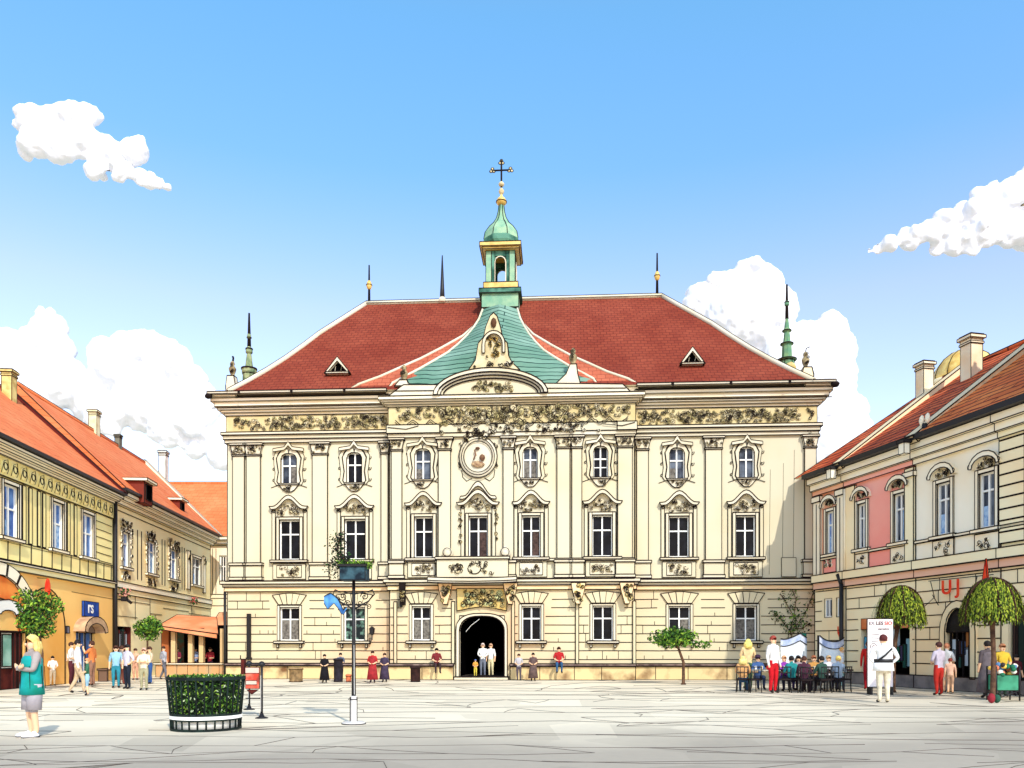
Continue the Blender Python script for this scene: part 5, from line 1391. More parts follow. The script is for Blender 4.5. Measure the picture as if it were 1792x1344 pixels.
# on the plinth of the hall
PP(568, 1195, 1150, 'figure in a long black cloak leaning at the hall plinth', BK, BK, hair=BK, coat=(26, 22, 28), arms='front', H=1.25)
PP(652, 1195, 1142, 'figure in a red and blue robe standing right of the lamp post', (180, 40, 40), (70, 60, 100), hair=BR, coat=(168, 46, 50), H=1.4, arms='front')
PP(673, 1194, 1146, 'figure in a dark violet robe next to the one in red', (70, 60, 84), (50, 44, 60), hair=BR, coat=(70, 58, 80), H=1.3, arms='front')
PP(764, 1190, 1127, 'person in dark red sitting on the ledge left of the doorway', (120, 40, 44), (60, 44, 48), hair=BK, Y=38.0, zoff=.32, H=1.55, pose='sit', arms='front', face=15)
PP(933, 1192, 1143, 'figure in brown with a dark hood right of the doorway', (110, 80, 76), (60, 44, 46), hair=BK, coat=(104, 84, 80), H=1.3, arms='front')
PP(978, 1190, 1117, 'person in a red top and blue skirt sitting on the ledge right of the doorway', (180, 36, 40), (50, 90, 130), hair=BR, Y=37.7, zoff=.34, H=1.6, pose='sit', arms='front')
PP(845, 1186, 1127, 'person in a white jacket and grey trousers standing in the arched doorway', W, (110, 116, 130), hair=(200, 180, 170), Y=38.55, zoff=.15, H=1.6, long_sleeve=True, arms='front')
PP(859, 1184, 1128, 'person in a white shirt and cream trousers standing in the arched doorway', W, (220, 206, 160), hair=(190, 150, 120), Y=38.7, zoff=.15, H=1.58, face=-20)
PP(832, 1187, 1158, 'child in orange and yellow beside the two people in the doorway', (230, 160, 70), (220, 200, 80), hair=(110, 130, 190), Y=38.5, zoff=.15, H=.82, arms='front', pose='stand')
PP(908, 1191, 1146, 'small figure in pale grey standing close to the right jamb of the doorway', (190, 186, 190), (90, 80, 90), hair=BR, H=1.25, arms='front')
PP(618-22, 1192, 1150, 'person in slate blue beside the dark litter bin', (90, 100, 120), (50, 46, 60), hair=BK, H=1.3, arms='cross')
PP(310, 1188, 1136, 'person in a burgundy top inside the terrace, leftmost diner', (120, 40, 60), (50, 40, 60), hair=BR, Y=42.3, H=1.55, arms='table')
PP(342, 1188, 1138, 'person in pale blue inside the terrace, middle diner', (150, 170, 210), (50, 40, 60), hair=BK, Y=42.4, H=1.55, arms='table')
PP(368, 1188, 1140, 'person in dark red inside the terrace, rightmost diner', (150, 40, 50), (50, 40, 60), hair=BR, Y=42.3, H=1.55, arms='table')
PP(286, 1196, 1138, 'person in grey and white passing the left end of the terrace wall', (206, 206, 214), (110, 110, 120), hair=BR, pose='walk', face=80, H=1.6, Y=38.5)
# right side
PP(1353, 1213, 1113, 'person in a white shirt and bright red trousers standing at the café tables', (246, 244, 240), (206, 24, 36), hair=(140, 60, 50), face=30, arms='down', long_sleeve=True)
PP(1520, 1207, 1122, 'person all in red standing left of the poster stand', (208, 36, 30), (170, 24, 36), hair=(96, 50, 40), face=160, arms='down', long_sleeve=True)
o_, hh_, _p = PP(1546, 1230, 1111, 'broad person in white with a black belt in front of the poster stand', (248, 248, 246), (226, 214, 186), hair=(80, 36, 36), face=172, arms='hip', wide=1.25, long_sleeve=True, shoes=(50, 44, 44), fingers=True)
m = MB(.012)
m.lathe([(.115*hh_, 0), (.118*hh_, .035*hh_), (.115*hh_, .06*hh_)], (0, -.005*hh_, .585*hh_), IRON, n=16, sx=1.15, sy=.82); m.build('belt', o_)
m = MB(.012); m.lathe([(.135*hh_, 0), (.118*hh_, .12*hh_)], (0, -.005*hh_, .47*hh_), mat('white_cloth', (244, 242, 236)), n=16, sx=1.15, sy=.85); m.build('jacket_hem', o_)
m = MB(.01); m.tube([(-.1*hh_, .07*hh_, .8*hh_), (0, .085*hh_, .7*hh_), (.1*hh_, .06*hh_, .62*hh_)], .014*hh_, IRON); m.build('shoulder_strap', o_)
PP(1643, 1217, 1124, 'person in lilac and grey with red trousers at the white house', (200, 190, 206), (196, 50, 40), hair=(70, 40, 36), face=200, arms='front')
PP(1657, 1212, 1126, 'person in a white blouse and cream skirt facing the one in red trousers', W, (236, 220, 196), hair=(170, 110, 80), face=120, arms='front', shorts=True)
PP(1663, 1213, 1152, 'child in a peach top beside the couple at the white house', (240, 190, 160), (200, 160, 130), hair=(120, 50, 40), face=150, shorts=True)
PP(1728, 1222, 1122, 'person in a long grey coat left of the large umbrella shaped tree trunk', (90, 80, 84), (60, 56, 60), hair=BK, face=180, coat=(110, 100, 104), Y=24.4)
PP(1754, 1215, 1122, 'person in a yellow and green top serving at the green market stall', (214, 180, 60), (40, 60, 50), hair=(150, 100, 70), face=0, arms='front', Y=25.0, coat=None)
PP(1779, 1205, 1133, 'person in dark red beside the dark green doors at the right edge', (90, 34, 44), (60, 40, 50), hair=BK, face=10, Y=25.6)

# ================================================================ café
def table(px, Y, label, w=.8, d=.8, top=(60, 30, 30), cloth=False):
    t = empty('cafe_table', (at(px, Y), Y, 0), R.uniform(-.2, .2), label, 'table', 'café tables')
    m = MB(.02); m.box(-w/2, w/2, -d/2, d/2, .72, .76, mat('table_top_%d' % top[0], top)); m.build('tabletop', t)
    for sx in (-1, 1):
        for sy in (-1, 1):
            m = MB(); m.tube([(sx*(w/2-.06), sy*(d/2-.06), 0), (sx*(w/2-.06), sy*(d/2-.06), .72)], .022, IRON, n=6); m.build('leg', t)
    return t
def chair_proto():
    t = empty('cafe_chair', (0, 0, 0), 0)
    m = MB(.015); m.box(-.21, .21, -.21, .21, .43, .47, mat('chair_dark', (44, 34, 34))); m.build('seat', t)
    m = MB(.015)
    for x in (-.19, .19): m.tube([(x, .2, .45), (x, .24, .9)], .018, IRON)
    m.tube([(-.19, .24, .88), (.19, .24, .88)], .02, IRON); m.tube([(-.19, .22, .68), (.19, .22, .68)], .016, IRON)
    for x in (-.07, .07): m.tube([(x, .21, .5), (x, .24, .88)], .012, IRON)
    m.build('backrest', t)
    for sx in (-1, 1):
        for sy in (-1, 1):
            m = MB(); m.tube([(sx*.19, sy*.18, .45), (sx*.21, sy*.21, 0)], .018, IRON); m.build('leg', t)
    return t
proto = chair_proto(); first = [True]
def chair(px, Y, rz, label):
    c = proto if first[0] else copy_tree(proto); first[0] = False
    c.location = (at(px, Y), Y, 0); c.rotation_euler = (0, 0, math.radians(rz)); tag(c, label, 'chair', 'café chairs'); return c
table(1333, 28.4, 'long pale café table left of the person in red trousers', 1.1, .7, (246, 236, 216))
table(1384, 28.6, 'dark square café table right of the person in red trousers', .9)
table(1425, 28.2, 'dark square café table in the middle of the seated crowd')
table(1462, 28.8, 'dark square café table nearest the black downpipe', .9)
cl = [(1300, 27.8, 160, 'dark café chair at the far left end of the café'), (1318, 27.6, 190, 'dark café chair in front of the long pale table'), (1372, 27.6, 170, 'dark café chair right behind the red trousers'),
      (1398, 27.5, 200, 'dark café chair between the first two dark tables, nearest the viewer'), (1413, 27.2, 160, 'dark café chair left of the middle table'), (1440, 27.3, 190, 'dark café chair right of the middle table, nearest the viewer'),
      (1455, 27.9, 170, 'dark café chair in front of the right dark table'), (1474, 27.7, 215, 'dark café chair at the right end of the café beside the downpipe'), (1404, 29.6, 10, 'dark café chair behind the middle table, left side'), (1444, 29.7, -10, 'dark café chair behind the middle table, right side')]
for q in cl: chair(*q)
def seated(px, Y, label, **k):
    return PP(px, 0, 0, label, H=1.62, Y=Y, pose='sit', **k)
seated(1300, 27.8, 'blond long haired person in orange and green on the leftmost café chair', shirt=(226, 170, 110), pants=(40, 70, 100), hair=(222, 190, 120), face=160, long_hair=True, arms='front', zoff=0)
PP(1309, 1206, 1120, 'standing person with long yellow hair in cream at the café\'s left end', (240, 206, 150), (90, 130, 90), hair=(236, 196, 110), face=175, long_hair=True, arms='front', Y=30.2)
seated(1326, 29.6, 'person in blue with a dark cap behind the long pale table', shirt=(70, 100, 150), pants=(50, 60, 90), hair=(50, 30, 50), face=0, arms='table', hat=(60, 40, 60))
seated(1372, 29.2, 'person in a purple top at the café right of the red trousers', shirt=(150, 60, 170), pants=(70, 60, 130), hair=(200, 150, 110), face=20, arms='table')
seated(1385, 27.9, 'person in turquoise with big dark hair seated with back to the viewer', shirt=(40, 140, 140), pants=(40, 36, 60), hair=BK, face=185, arms='table')
seated(1397, 29.4, 'person in grey with dark curls facing the viewer at the café', shirt=(176, 160, 160), pants=(70, 40, 50), hair=BK, face=-10, arms='table', long_hair=True)
seated(1407, 27.3, 'person in dark violet seated left of the middle table', shirt=(80, 44, 60), pants=(40, 30, 40), hair=BR, face=150, arms='table')
seated(1424, 29.5, 'person in an ochre top behind the middle café table', shirt=(206, 150, 80), pants=(60, 40, 40), hair=(150, 90, 60), face=0, arms='table')
seated(1438, 27.4, 'person in dark green seated right of the middle table', shirt=(50, 80, 70), pants=(36, 34, 44), hair=BK, face=200, arms='table')
seated(1450, 29.6, 'person in a white blouse behind the right café table', shirt=(236, 232, 240), pants=(30, 30, 50), hair=(180, 150, 110), face=10, arms='table')
seated(1467, 28.0, 'person in pale blue and yellow seated near the downpipe', shirt=(190, 206, 220), pants=(60, 60, 80), hair=(216, 180, 100), face=150, arms='table')
PP(1473, 1195, 1138, 'person in white leaning by the black downpipe behind the café', (236, 240, 240), (150, 190, 190), hair=(200, 150, 90), face=80, Y=31.5, H=1.55)
for k, (px, Y) in enumerate(((1333, 28.4), (1384, 28.6), (1425, 28.2), (1462, 28.8))):
    for j in range(3):
        m = MB(); c = [(250, 250, 250), (200, 190, 160), (190, 40, 40)][j]
        m.lathe([(.03, 0), (.045, .04), (.05, .12), (.045, .13)], (0, 0, 0), mat('cup_%d' % j, c), n=10)
        o = m.build('cup', loc=(at(px, Y)-.25+.25*j, Y-.1+.1*j, .762)); tag(o, '%s cup on the %s café table' % (('white', 'beige', 'red')[j], ('long pale', 'leftmost dark', 'middle dark', 'rightmost dark')[k]), 'cup', 'cups on the café tables')
# canvas screens behind the café
def canvas(px0, px1, pyt, pyb, Y, label, post):
    c = empty('canvas_screen', (at(px0, Y), Y, 0), 0, label, 'screen')
    wd = at(px1, Y)-at(px0, Y); z0, z1 = zat(pyb, Y), zat(pyt, Y)
    m = MB(.03); n = 10
    WH = mat('white_canvas', (248, 250, 252), (226, 236, 240), scale=2); BC = mat('blue_canvas', (176, 190, 222), (236, 240, 248), scale=2.5)
    for i in range(n):
        a, b = i/n, (i+1)/n
        f = lambda t, z: (wd*t, .1*math.sin(t*7), z)
        top = lambda t: z1-.28*abs(math.sin(t*PI*.9+(1.2 if post else 0)))*.9
        m.noink.add(len(m.f)); m.quad(f(a, z0), f(b, z0), f(b, top(b)-.3), f(a, top(a)-.3), WH)
        m.noink.add(len(m.f)); m.quad(f(a, top(a)-.3), f(b, top(b)-.3), f(b, top(b)), f(a, top(a)), BC)
    m.line([(wd*t, .1*math.sin(t*7)-.02, z1-.28*abs(math.sin(t*PI*.9+(1.2 if post else 0)))*.9) for t in [i/n for i in range(n+1)]], .05)
    m.line([(wd*t, .1*math.sin(t*7)-.02, z1-.3-.28*abs(math.sin(t*PI*.9+(1.2 if post else 0)))*.9) for t in [i/n for i in range(n+1)]], .04)
    m.build('canvas', c)
    m = MB(.02); m.box(wd-.22 if post else 0, wd if post else .06, .12, .22, 0, z1, mat('green_post', (40, 120, 96)) if post else IRON); m.build('post', c)
canvas(1366, 1413, 1108, 1175, 33.5, 'white and blue canvas screen with a green post behind the café', True)
canvas(1434, 1478, 1112, 1172, 32.5, 'white and blue canvas screen beside the black downpipe', False)

# poster stand
Yp_ = 26.3
pst = empty('poster_stand', (at(1540, Yp_), Yp_, 0), math.radians(-6), 'white poster stand with black and red lettering behind the broad person in white', 'poster stand')
wd = 43*Yp_/F/2; zt = zat(1083, Yp_)
m = MB(.025); m.box(-wd, wd, -.03, .03, .25, zt, mat('poster_white', (246, 240, 240), (250, 226, 222), scale=1.5)); m.build('panel', pst)
text_obj(pst, 'EX', -wd*.68, -.035, zt-.15, .15, mat('grey_letter', (110, 104, 112))); text_obj(pst, 'LES', -wd*.06, -.035, zt-.15, .16, INK); text_obj(pst, 'SIO', wd*.62, -.035, zt-.15, .16, RED)
text_obj(pst, 'expressions', wd*.25, -.035, zt-.33, .075, INK); m = MB(.02)
for z in (.5, .62, .74): m.line([(-wd*.7, -.035, zt-z), (-wd*.1, -.035, zt-z-.02)], .015); m.spiral((-wd*.5, -.035, zt-.9), .12, .02)
m.build('drawing', pst)
for s in (-1, 1): m = MB(); m.box(s*wd*.8-.03, s*wd*.8+.03, -.2, .2, 0, .25, IRON); m.build('foot', pst)

# market stall under the umbrella tree
Ys = 23.4
st = empty('market_stall', (at(1757, Ys), Ys, 0), 0, 'small green market stall with goods beside the umbrella shaped tree', 'stall')
m = MB(.025); m.box(-.32, .3, -.2, .25, .3, .75, mat('stall_green', (70, 150, 116), (50, 110, 84), scale=3)); m.build('counter', st)
m = MB(.02)
for sx in (-.35, .33):
    for sy in (-.2, .25): m.tube([(sx, sy, 0), (sx, sy, 1.0)], .025, IRON)
m.tube([(-.35, -.2, .05), (.33, -.2, .3)], .015, IRON); m.build('frame', st)
m = MB()
gc_ = [(240, 200, 90), (40, 110, 80), (206, 120, 90), (246, 240, 220), (60, 50, 50), (90, 130, 170)]
for k in range(40): m.blob((R.uniform(-.32, .3), R.uniform(-.2, .2), R.uniform(.75, 1.05)), .08, .08, .07, mat('goods_%d' % (k % 6), gc_[k % 6]), n=7, k=4)
gd = m.build('goods', st)
bag = MB(.015); bag.blob((0, 0, .14), .1, .09, .14, mat('dark_red_bag', (140, 40, 50)), n=10, k=6, jit=.05); o = bag.build('bag', loc=(at(1735, 22.2), 22.2, 0)); tag(o, 'small dark red bag at the foot of the umbrella shaped tree', 'bag')
bag = MB(.015); bag.blob((0, 0, .12), .09, .09, .12, mat('dark_green_bag', (40, 84, 66)), n=10, k=6, jit=.05); o = bag.build('bag', loc=(at(1745, 22.3), 22.3, 0)); tag(o, 'small dark green bag next to the red one by the tree', 'bag')

# ================================================================ trees
GR = [mat('leaf_dark', (44, 78, 32)), mat('leaf_mid', (84, 128, 44)), mat('leaf_light', (150, 184, 62)), mat('leaf_black', (26, 40, 24))]
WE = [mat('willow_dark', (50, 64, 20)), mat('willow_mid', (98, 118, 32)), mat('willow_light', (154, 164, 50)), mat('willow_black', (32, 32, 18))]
BARK = mat('bark', (104, 76, 56), (70, 48, 38), scale=8)
def leaves(m, pts, size, mats, wts, droop=0, slim=1.0):
    for p in pts:
        mt = R.choices(mats, wts)[0]
        a = Vector((R.uniform(-1, 1), R.uniform(-1, 1), R.uniform(-1, 1)-droop)).normalized(); b = a.cross(Vector((R.uniform(-1, 1), R.uniform(-1, 1), R.uniform(-1, 1)))).normalized()
        s = size*R.uniform(.7, 1.3); p = Vector(p)
        m.quad(p-a*s, p+b*s*.4*slim, p+a*s, p-b*s*.4*slim, mt)
def crown(cx, cz, rx, ry, rz, n, bottom=-.7, rnd=None, lumps=9):
    rnd = rnd or R; pts = []
    lumps += 3
    L = [(rnd.uniform(-.58, .58)*rx, rnd.uniform(-.55, .55)*ry, rnd.uniform(-.6, .62)*rz, rnd.uniform(.42, .62)) for _ in range(lumps)]
    while len(pts) < n:
        l = rnd.choice(L); v = Vector((rnd.gauss(0, 1), rnd.gauss(0, 1), rnd.gauss(0, 1))).normalized(); q = rnd.random()**.35*l[3]
        p = (cx+l[0]+v.x*q*rx, l[1]+v.y*q*ry, cz+l[2]+v.z*q*rz)
        if p[2] < cz+bottom*rz: continue
        pts.append(p)
    return pts
def tree(px, Y, pyc, wpx, hpx, label, name='round_tree', n=1500, size=.055, trunk_px=None, tr=.05, lean=0, extra=None, base=None):
    t = empty(name, (at(trunk_px or px, Y), Y, 0), 0, label, 'tree'); k = Y/F
    cz = zat(pyc, Y); dx = (px-(trunk_px or px))*k; rx, rz = wpx/2*k, hpx/2*k
    m = MB(.015)
    m.tube([(0, 0, 0), (0, 0, .08), (lean*.3, 0, cz*.5), (dx*.7+lean, 0, cz-rz*.5), (dx, 0, cz)], [tr*1.7, tr, tr*.85, tr*.75, tr*.5], BARK, n=8)
    for j in range(7):
        a = R.uniform(0, 6.28); m.tube([(dx*.8+lean*.5, 0, cz-rz*.6), (dx+rx*.4*math.cos(a), rx*.4*math.sin(a), cz), (dx+rx*.7*math.cos(a), rx*.7*math.sin(a), cz+rz*.4*R.random())], [tr*.5, tr*.3, .008], BARK, n=5)
    m.build('trunk', t)
    m = MB(); pts = crown(dx, cz, rx, rx, rz, n, -.9)
    if extra: pts += [(dx+R.uniform(*extra[0])*k, R.uniform(-.15, .15), cz+R.uniform(*extra[1])*k) for _ in range(extra[2])]
    leaves(m, pts, size, GR, (4, 5, 3, 2)); 
    m.build('crown', t); return t
tree(64, 28.0, 1076, 76, 90, 'round tree with bright green crown in front of the yellow house arch', n=2600, size=.075, trunk_px=74, tr=.05)
tree(258, 36.5, 1101, 52, 46, 'small round dark green tree in front of the ornate house', n=1600, size=.085, tr=.05)
tree(1182, 33.4, 1120, 82, 46, 'small flat crowned tree with a slanting trunk standing alone before the town hall', n=1900, size=.085, trunk_px=1196, tr=.07, extra=((30, 62), (-14, -2), 90))
def weeping(px, Y, pyt, pyb, wpx, label, trunk_px, n=1700):
    t = empty('umbrella_tree', (at(trunk_px, Y), Y, 0), 0, label, 'tree'); k = Y/F
    dx = (px-trunk_px)*k; zt, zb = zat(pyt, Y), zat(pyb, Y); r = wpx/2*k; h = zt-zb
    m = MB(.015)
    m.tube([(0, 0, 0), (0, 0, .1), (.03, 0, zb*.6), (dx*.5, 0, zb), (dx, 0, zb+h*.5)], [.11, .075, .06, .07, .05], BARK, n=8)
    for j in range(9):
        a = 2*PI*j/9; m.tube([(dx*.5, 0, zb-.1), (dx+r*.45*math.cos(a), r*.45*math.sin(a), zb+h*.55), (dx+r*.3*math.cos(a), r*.3*math.sin(a), zb+h*.85)], [.04, .03, .012], BARK, n=5)
    # arching rim branches
    for j in range(10):
        a = 2*PI*j/10; m.tube([(dx+r*.93*math.sin(q)*math.cos(a), .93*r*math.sin(q)*math.sin(a), zb+h*(.04+.92*math.cos(q)**.8 if q < 1.5 else .04)) for q in [1.5*i/8 for i in range(9)]], [.028]*9, mat('dark_twig', (60, 36, 26)), n=5)
    m.build('trunk', t)
    m = MB()
    for _ in range(n):
        a = R.uniform(0, 2*PI); q = math.acos(1-R.random()*.97); 
        rr = r*math.sin(q)*R.uniform(.72, 1.03)*(1+.09*math.sin(3*a+px)+.05*math.sin(7*a)); zz = zb+h*(.1+.9*math.cos(q)**.8)*R.uniform(.9, 1)
        p = Vector((dx+rr*math.cos(a), rr*math.sin(a), zz)); ln = R.uniform(.12, .3)*h*.6
        for s in range(3):
            d = Vector((math.cos(a)*.25+R.uniform(-.2, .2), math.sin(a)*.25+R.uniform(-.2, .2), -1)).normalized()*ln*.5
            sd = Vector((-math.sin(a), math.cos(a), 0))*.016*Y/25*R.uniform(.8, 1.6)
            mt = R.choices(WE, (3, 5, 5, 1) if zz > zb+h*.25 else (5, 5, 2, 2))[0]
            m.quad(p, p+d*.5+sd, p+d, p+d*.5-sd, mt); p = p+d*.9
            if p.z < zb-.12: break
    m.build('crown', t)
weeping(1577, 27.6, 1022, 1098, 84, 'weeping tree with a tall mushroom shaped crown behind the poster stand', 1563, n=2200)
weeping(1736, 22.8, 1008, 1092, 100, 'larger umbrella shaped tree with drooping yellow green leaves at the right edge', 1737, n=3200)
# climber on the wall of the hall
cl_ = empty('climbing_plant', HF.world(hx(1386), 0, 0), HF.a, 'climbing plant with sparse dark leaves on the right end of the town hall wall', 'plant')
k = 38/F
m = MB()
stems = [[(0, 1130), (-4, 1100), (2, 1080), (-8, 1060), (-20, 1040)], [(0, 1100), (14, 1085), (26, 1062), (34, 1040), (38, 1030)], [(2, 1080), (6, 1050), (0, 1032)], [(0, 1112), (-14, 1092), (-24, 1078), (-34, 1076)], [(4, 1100), (18, 1100), (30, 1090)]]
SP = []
for s in stems:
    p = [(dx*k, -.1-.05*math.sin(dx), zat(py, 38)) for dx, py in s]; m.tube(p, .018, BARK, n=5)
    for i in range(len(p)-1):
        for _ in range(34): t = R.random(); SP.append(tuple(p[i][j]+(p[i+1][j]-p[i][j])*t+R.uniform(-.22, .22)*(.3 if j == 1 else 1) for j in range(3)))
m.tube([(0, -.1, 0), (0, -.1, zat(1130, 38))], .03, BARK, n=6)
m.build('stem', cl_)
m = MB(); leaves(m, SP, .07, GR, (5, 2, 1, 4)); m.build('foliage', cl_)

# ================================================================ round planter with a lattice of slats
X, Y = gp(361, 1281); Y += .55; X = at(361, Y)
pl = empty('round_planter', (X, Y, 0), 0, 'round dark slatted planter full of green hedge in the left foreground', 'planter')
k = Y/F; rt, rb = 64*k, 58*k; zt, zm = zat(1186, Y), zat(1250, Y)
m = MB()
pts = []
for _ in range(5200):
    a = R.uniform(0, 2*PI); t = R.random(); z = zm+.02+(zt-zm+.0)*t; r = (rb+(rt-rb)*t)*(R.random()**.2)*.97; pts.append((r*math.cos(a), r*math.sin(a), z))
for _ in range(1500): a = R.uniform(0, 2*PI); r = rt*math.sqrt(R.random())*.98; pts.append((r*math.cos(a), r*math.sin(a), zt+R.uniform(-.02, .05)))
leaves(m, pts, .034, GR+[mat('leaf_pale', (196, 210, 170))], (5, 5, 2, 4, .9)); m.lathe([(rb*.8, 0), (rt*.85, zt-zm-.05)], (0, 0, zm), GR[3], n=20); m.build('hedge', pl)
SL = mat('planter_dark', (28, 44, 38), (20, 24, 24), scale=5)
for nm, n_, z0, z1, r0, r1, wd_, mt in (('slat', 30, zm, zt, rb, rt, .017, SL), ('skirting_slat', 26, .03, zm-.04, rb*.985, rb, .018, SL)):
    for j in range(n_):
        a = 2*PI*j/n_; m = MB(); m.tube([(r0*math.cos(a), r0*math.sin(a), z0), (r1*math.cos(a), r1*math.sin(a), z1)], wd_, mt, n=4); m.build(nm, pl)
m = MB()
def hoop(m, r, z, h, t, mt, n=40):
    for j in range(n):
        a, b = 2*PI*j/n, 2*PI*(j+1)/n
        p = lambda an, rr, zz: (rr*math.cos(an), rr*math.sin(an), zz)
        m.hexa([p(a, r, z), p(b, r, z), p(b, r-t, z), p(a, r-t, z), p(a, r, z+h), p(b, r, z+h), p(b, r-t, z+h), p(a, r-t, z+h)], mt)
hs_ = ((rt+.02, zt-.03, .06, .03), (rb+.015, zm-.0, .045, .03), (rb+.015, zm-.09, .035, .03), (rb+.01, .0, .045, .04))
for h_ in hs_: m = MB(); hoop(m, *h_, SL); m.build('hoop', pl)
m = MB(); hoop(m, rb+.022, zm-.06, .06, .02, WHITE); m.lathe([(rb*.9, 0), (rb*.9, zm-.05)], (0, 0, .02), mat('planter_inner_white', (232, 230, 220)), n=30); m.build('white_band', pl)

# ================================================================ lamp post with a hanging basket
X, Y = gp(619, 1267)
lp = empty('lamp_post', (X, Y, 0), 0, 'slim dark iron post with a plant basket and curled ironwork before the town hall', 'lamp post')
k = Y/F; Z_ = lambda py: zat(py, Y); X_ = lambda px: (px-619)*k
PG = mat('pale_grey_metal', (214, 210, 204), rough=.5)
m = MB(.014); m.lathe([(.235, 0), (.235, .03), (.2, .05), (.08, .06)], (0, 0, 0), PG, n=24); m.hring((0, 0, .01), .24, .02, 24); m.hring((0, 0, .045), .2, .015, 24); m.build('base', lp)
m = MB(.014); m.lathe([(.075, 0), (.075, .42), (.06, .5), (.05, .52)], (0, 0, .05), PG, n=10, smooth=False)
m.line([(-.06, -.05, .05), (-.06, -.05, .55)], .03); m.line([(.07, -.02, .05), (.07, -.02, .55)], .02)
m.hring((0, 0, .5), .075, .02)
m.build('sleeve', lp)
m = MB(); m.tube([(0, 0, .5), (0, 0, Z_(1010))], [.045, .032], IRON, n=10); m.line([(.02, -.05, .6), (.01, -.035, 1.6)], .018, PG); m.build('pole', lp)
m = MB(.02)
for s in (-1, 1):
    m.tube([(0, 0, Z_(1068)), (s*.12, 0, Z_(1060)), (s*.3, 0, Z_(1052)), (s*.42, 0, Z_(1040)), (s*.38, 0, Z_(1032)), (s*.28, 0, Z_(1036))], .016, IRON, n=5)
    m.spiral((s*.22, 0, Z_(1044)), .09, .025, 1.5, s); m.spiral((s*.12, 0, Z_(1056)), .07, .022, 1.5, -s); m.spiral((s*.3, 0, Z_(1062)), .06, .02, 1.3, s)
    m.tube([(0, 0, Z_(1040)), (s*.2, 0, Z_(1036))], .014, IRON, n=5)
m.build('scrollwork', lp)
m = MB(.015); zb = Z_(1016); zt = Z_(991)
m.box(-.24, .27, -.22, .22, zb, zt, mat('basket_dark', (22, 34, 44), (60, 90, 100), scale=6)); m.box(-.27, .3, -.25, .25, zt-.02, zt+.02, IRON); m.build('basket', lp)
pl2 = empty('basket_plant', (X, Y, 0), 0, 'leafy plant with a dark branch leaning left growing in the basket on the post', 'plant')
m = MB()
pts = [(R.uniform(-.3, .36), R.uniform(-.2, .2), zt+R.uniform(-.04, .14)*(1-abs(R.random()-.5))) for _ in range(330)]; leaves(m, pts, .05, GR, (2, 5, 4, 1), slim=.6)
pts = []
st = [(-.05, zt), (-.2, zt+.15), (-.33, zt+.3), (-.3, zt+.55), (-.24, zt+.62)]
for i in range(len(st)-1):
    for _ in range(110): t = R.random(); pts.append((st[i][0]+(st[i+1][0]-st[i][0])*t+R.gauss(0, .075), R.gauss(0, .07), st[i][1]+(st[i+1][1]-st[i][1])*t+R.gauss(0, .06)))
for _ in range(160): pts.append((R.gauss(-.38, .1), R.gauss(0, .07), R.gauss(zt, .09)))
leaves(m, pts, .035, [GR[0], GR[3], mat('branch_dark', (36, 30, 30))], (2, 3, 3)); m.build('foliage', pl2)
m = MB(); m.tube([(a, 0, z) for a, z in st], .012, BARK, n=5); m.tube([(-.1, 0, zt+.02), (-.4, 0, zt+.02), (-.47, 0, zt+.06)], .01, BARK, n=5); m.build('stem', pl2)
# blue banner
m = MB(.016); BB = mat('banner_blue', (96, 160, 214), (56, 100, 160), scale=5)
Lx = [(568, 1044, 1056), (574, 1040, 1066), (580, 1038, 1062), (586, 1042, 1056), (592, 1048, 1064), (598, 1060, 1074), (603, 1068, 1076), (608, 1062, 1067)]
for i in range(len(Lx)-1):
    a, b = Lx[i], Lx[i+1]; ya, yb_ = .03*math.sin(i*1.7), .03*math.sin((i+1)*1.7)
    P8 = [(X_(a[0]), ya, Z_(a[2])), (X_(b[0]), yb_, Z_(b[2])), (X_(b[0]), yb_, Z_(b[1])), (X_(a[0]), ya, Z_(a[1]))]
    m.noink.add(len(m.f)); m.quad(*P8, BB)
m.line([(X_(a[0]), .03*math.sin(i*1.7)-.01, Z_(a[1])) for i, a in enumerate(Lx)]); m.line([(X_(a[0]), .03*math.sin(i*1.7)-.01, Z_(a[2])) for i, a in enumerate(Lx)])
o = m.build('banner', loc=(X, Y-.05, 0)); tag(o, 'curled blue ribbon banner hanging left of the iron lamp post', 'banner')

# barrier posts and red sign beside the planter
def bpost(px, foot, top, label):
    X, Y = gp(px, foot); H = (foot-top)*Y/F; t = empty('barrier_post', (X, Y, 0), 0, label, 'post', 'barrier posts beside the planter')
    m = MB(.012); m.lathe([(.14, 0), (.14, .015), (.06, .04), (.03, .12)], (0, 0, 0), IRON, n=14); m.build('foot', t)
    m = MB(.01); m.tube([(0, 0, .05), (0, 0, H-.06)], .028, IRON, n=8); m.line([(-.012, -.03, .15), (-.012, -.03, H*.75)], .012, PG); m.build('shaft', t)
    m = MB(.01); m.lathe([(.03, 0), (.07, .03), (.08, .07), (.05, .11), (.01, .13)], (0, 0, H-.13), IRON, n=12); m.build('knob', t)
    return X, Y, H
A_ = bpost(458, 1257, 1157, 'black barrier post with a round foot right of the planter')
B_ = bpost(436, 1242, 1156, 'black barrier post closest to the right side of the planter')
rs = empty('red_notice_board', (at(444, 17.9), 17.9, 0), 0, 'small red and white notice board hung between the two barrier posts', 'notice board')
k = 17.9/F; m = MB(.012)
m.box(-14*k, 10*k, -.02, .02, zat(1205, 17.9), zat(1168, 17.9), mat('faded_red', (206, 70, 52), (224, 120, 96), scale=8)); m.box(-13*k, 6*k, -.03, -.02, zat(1198, 17.9), zat(1191, 17.9), mat('pale_rose', (236, 190, 172))); m.box(-14*k, 10*k, -.026, -.02, zat(1178, 17.9), zat(1168, 17.9), mat('pale_rose', (250, 214, 200)))
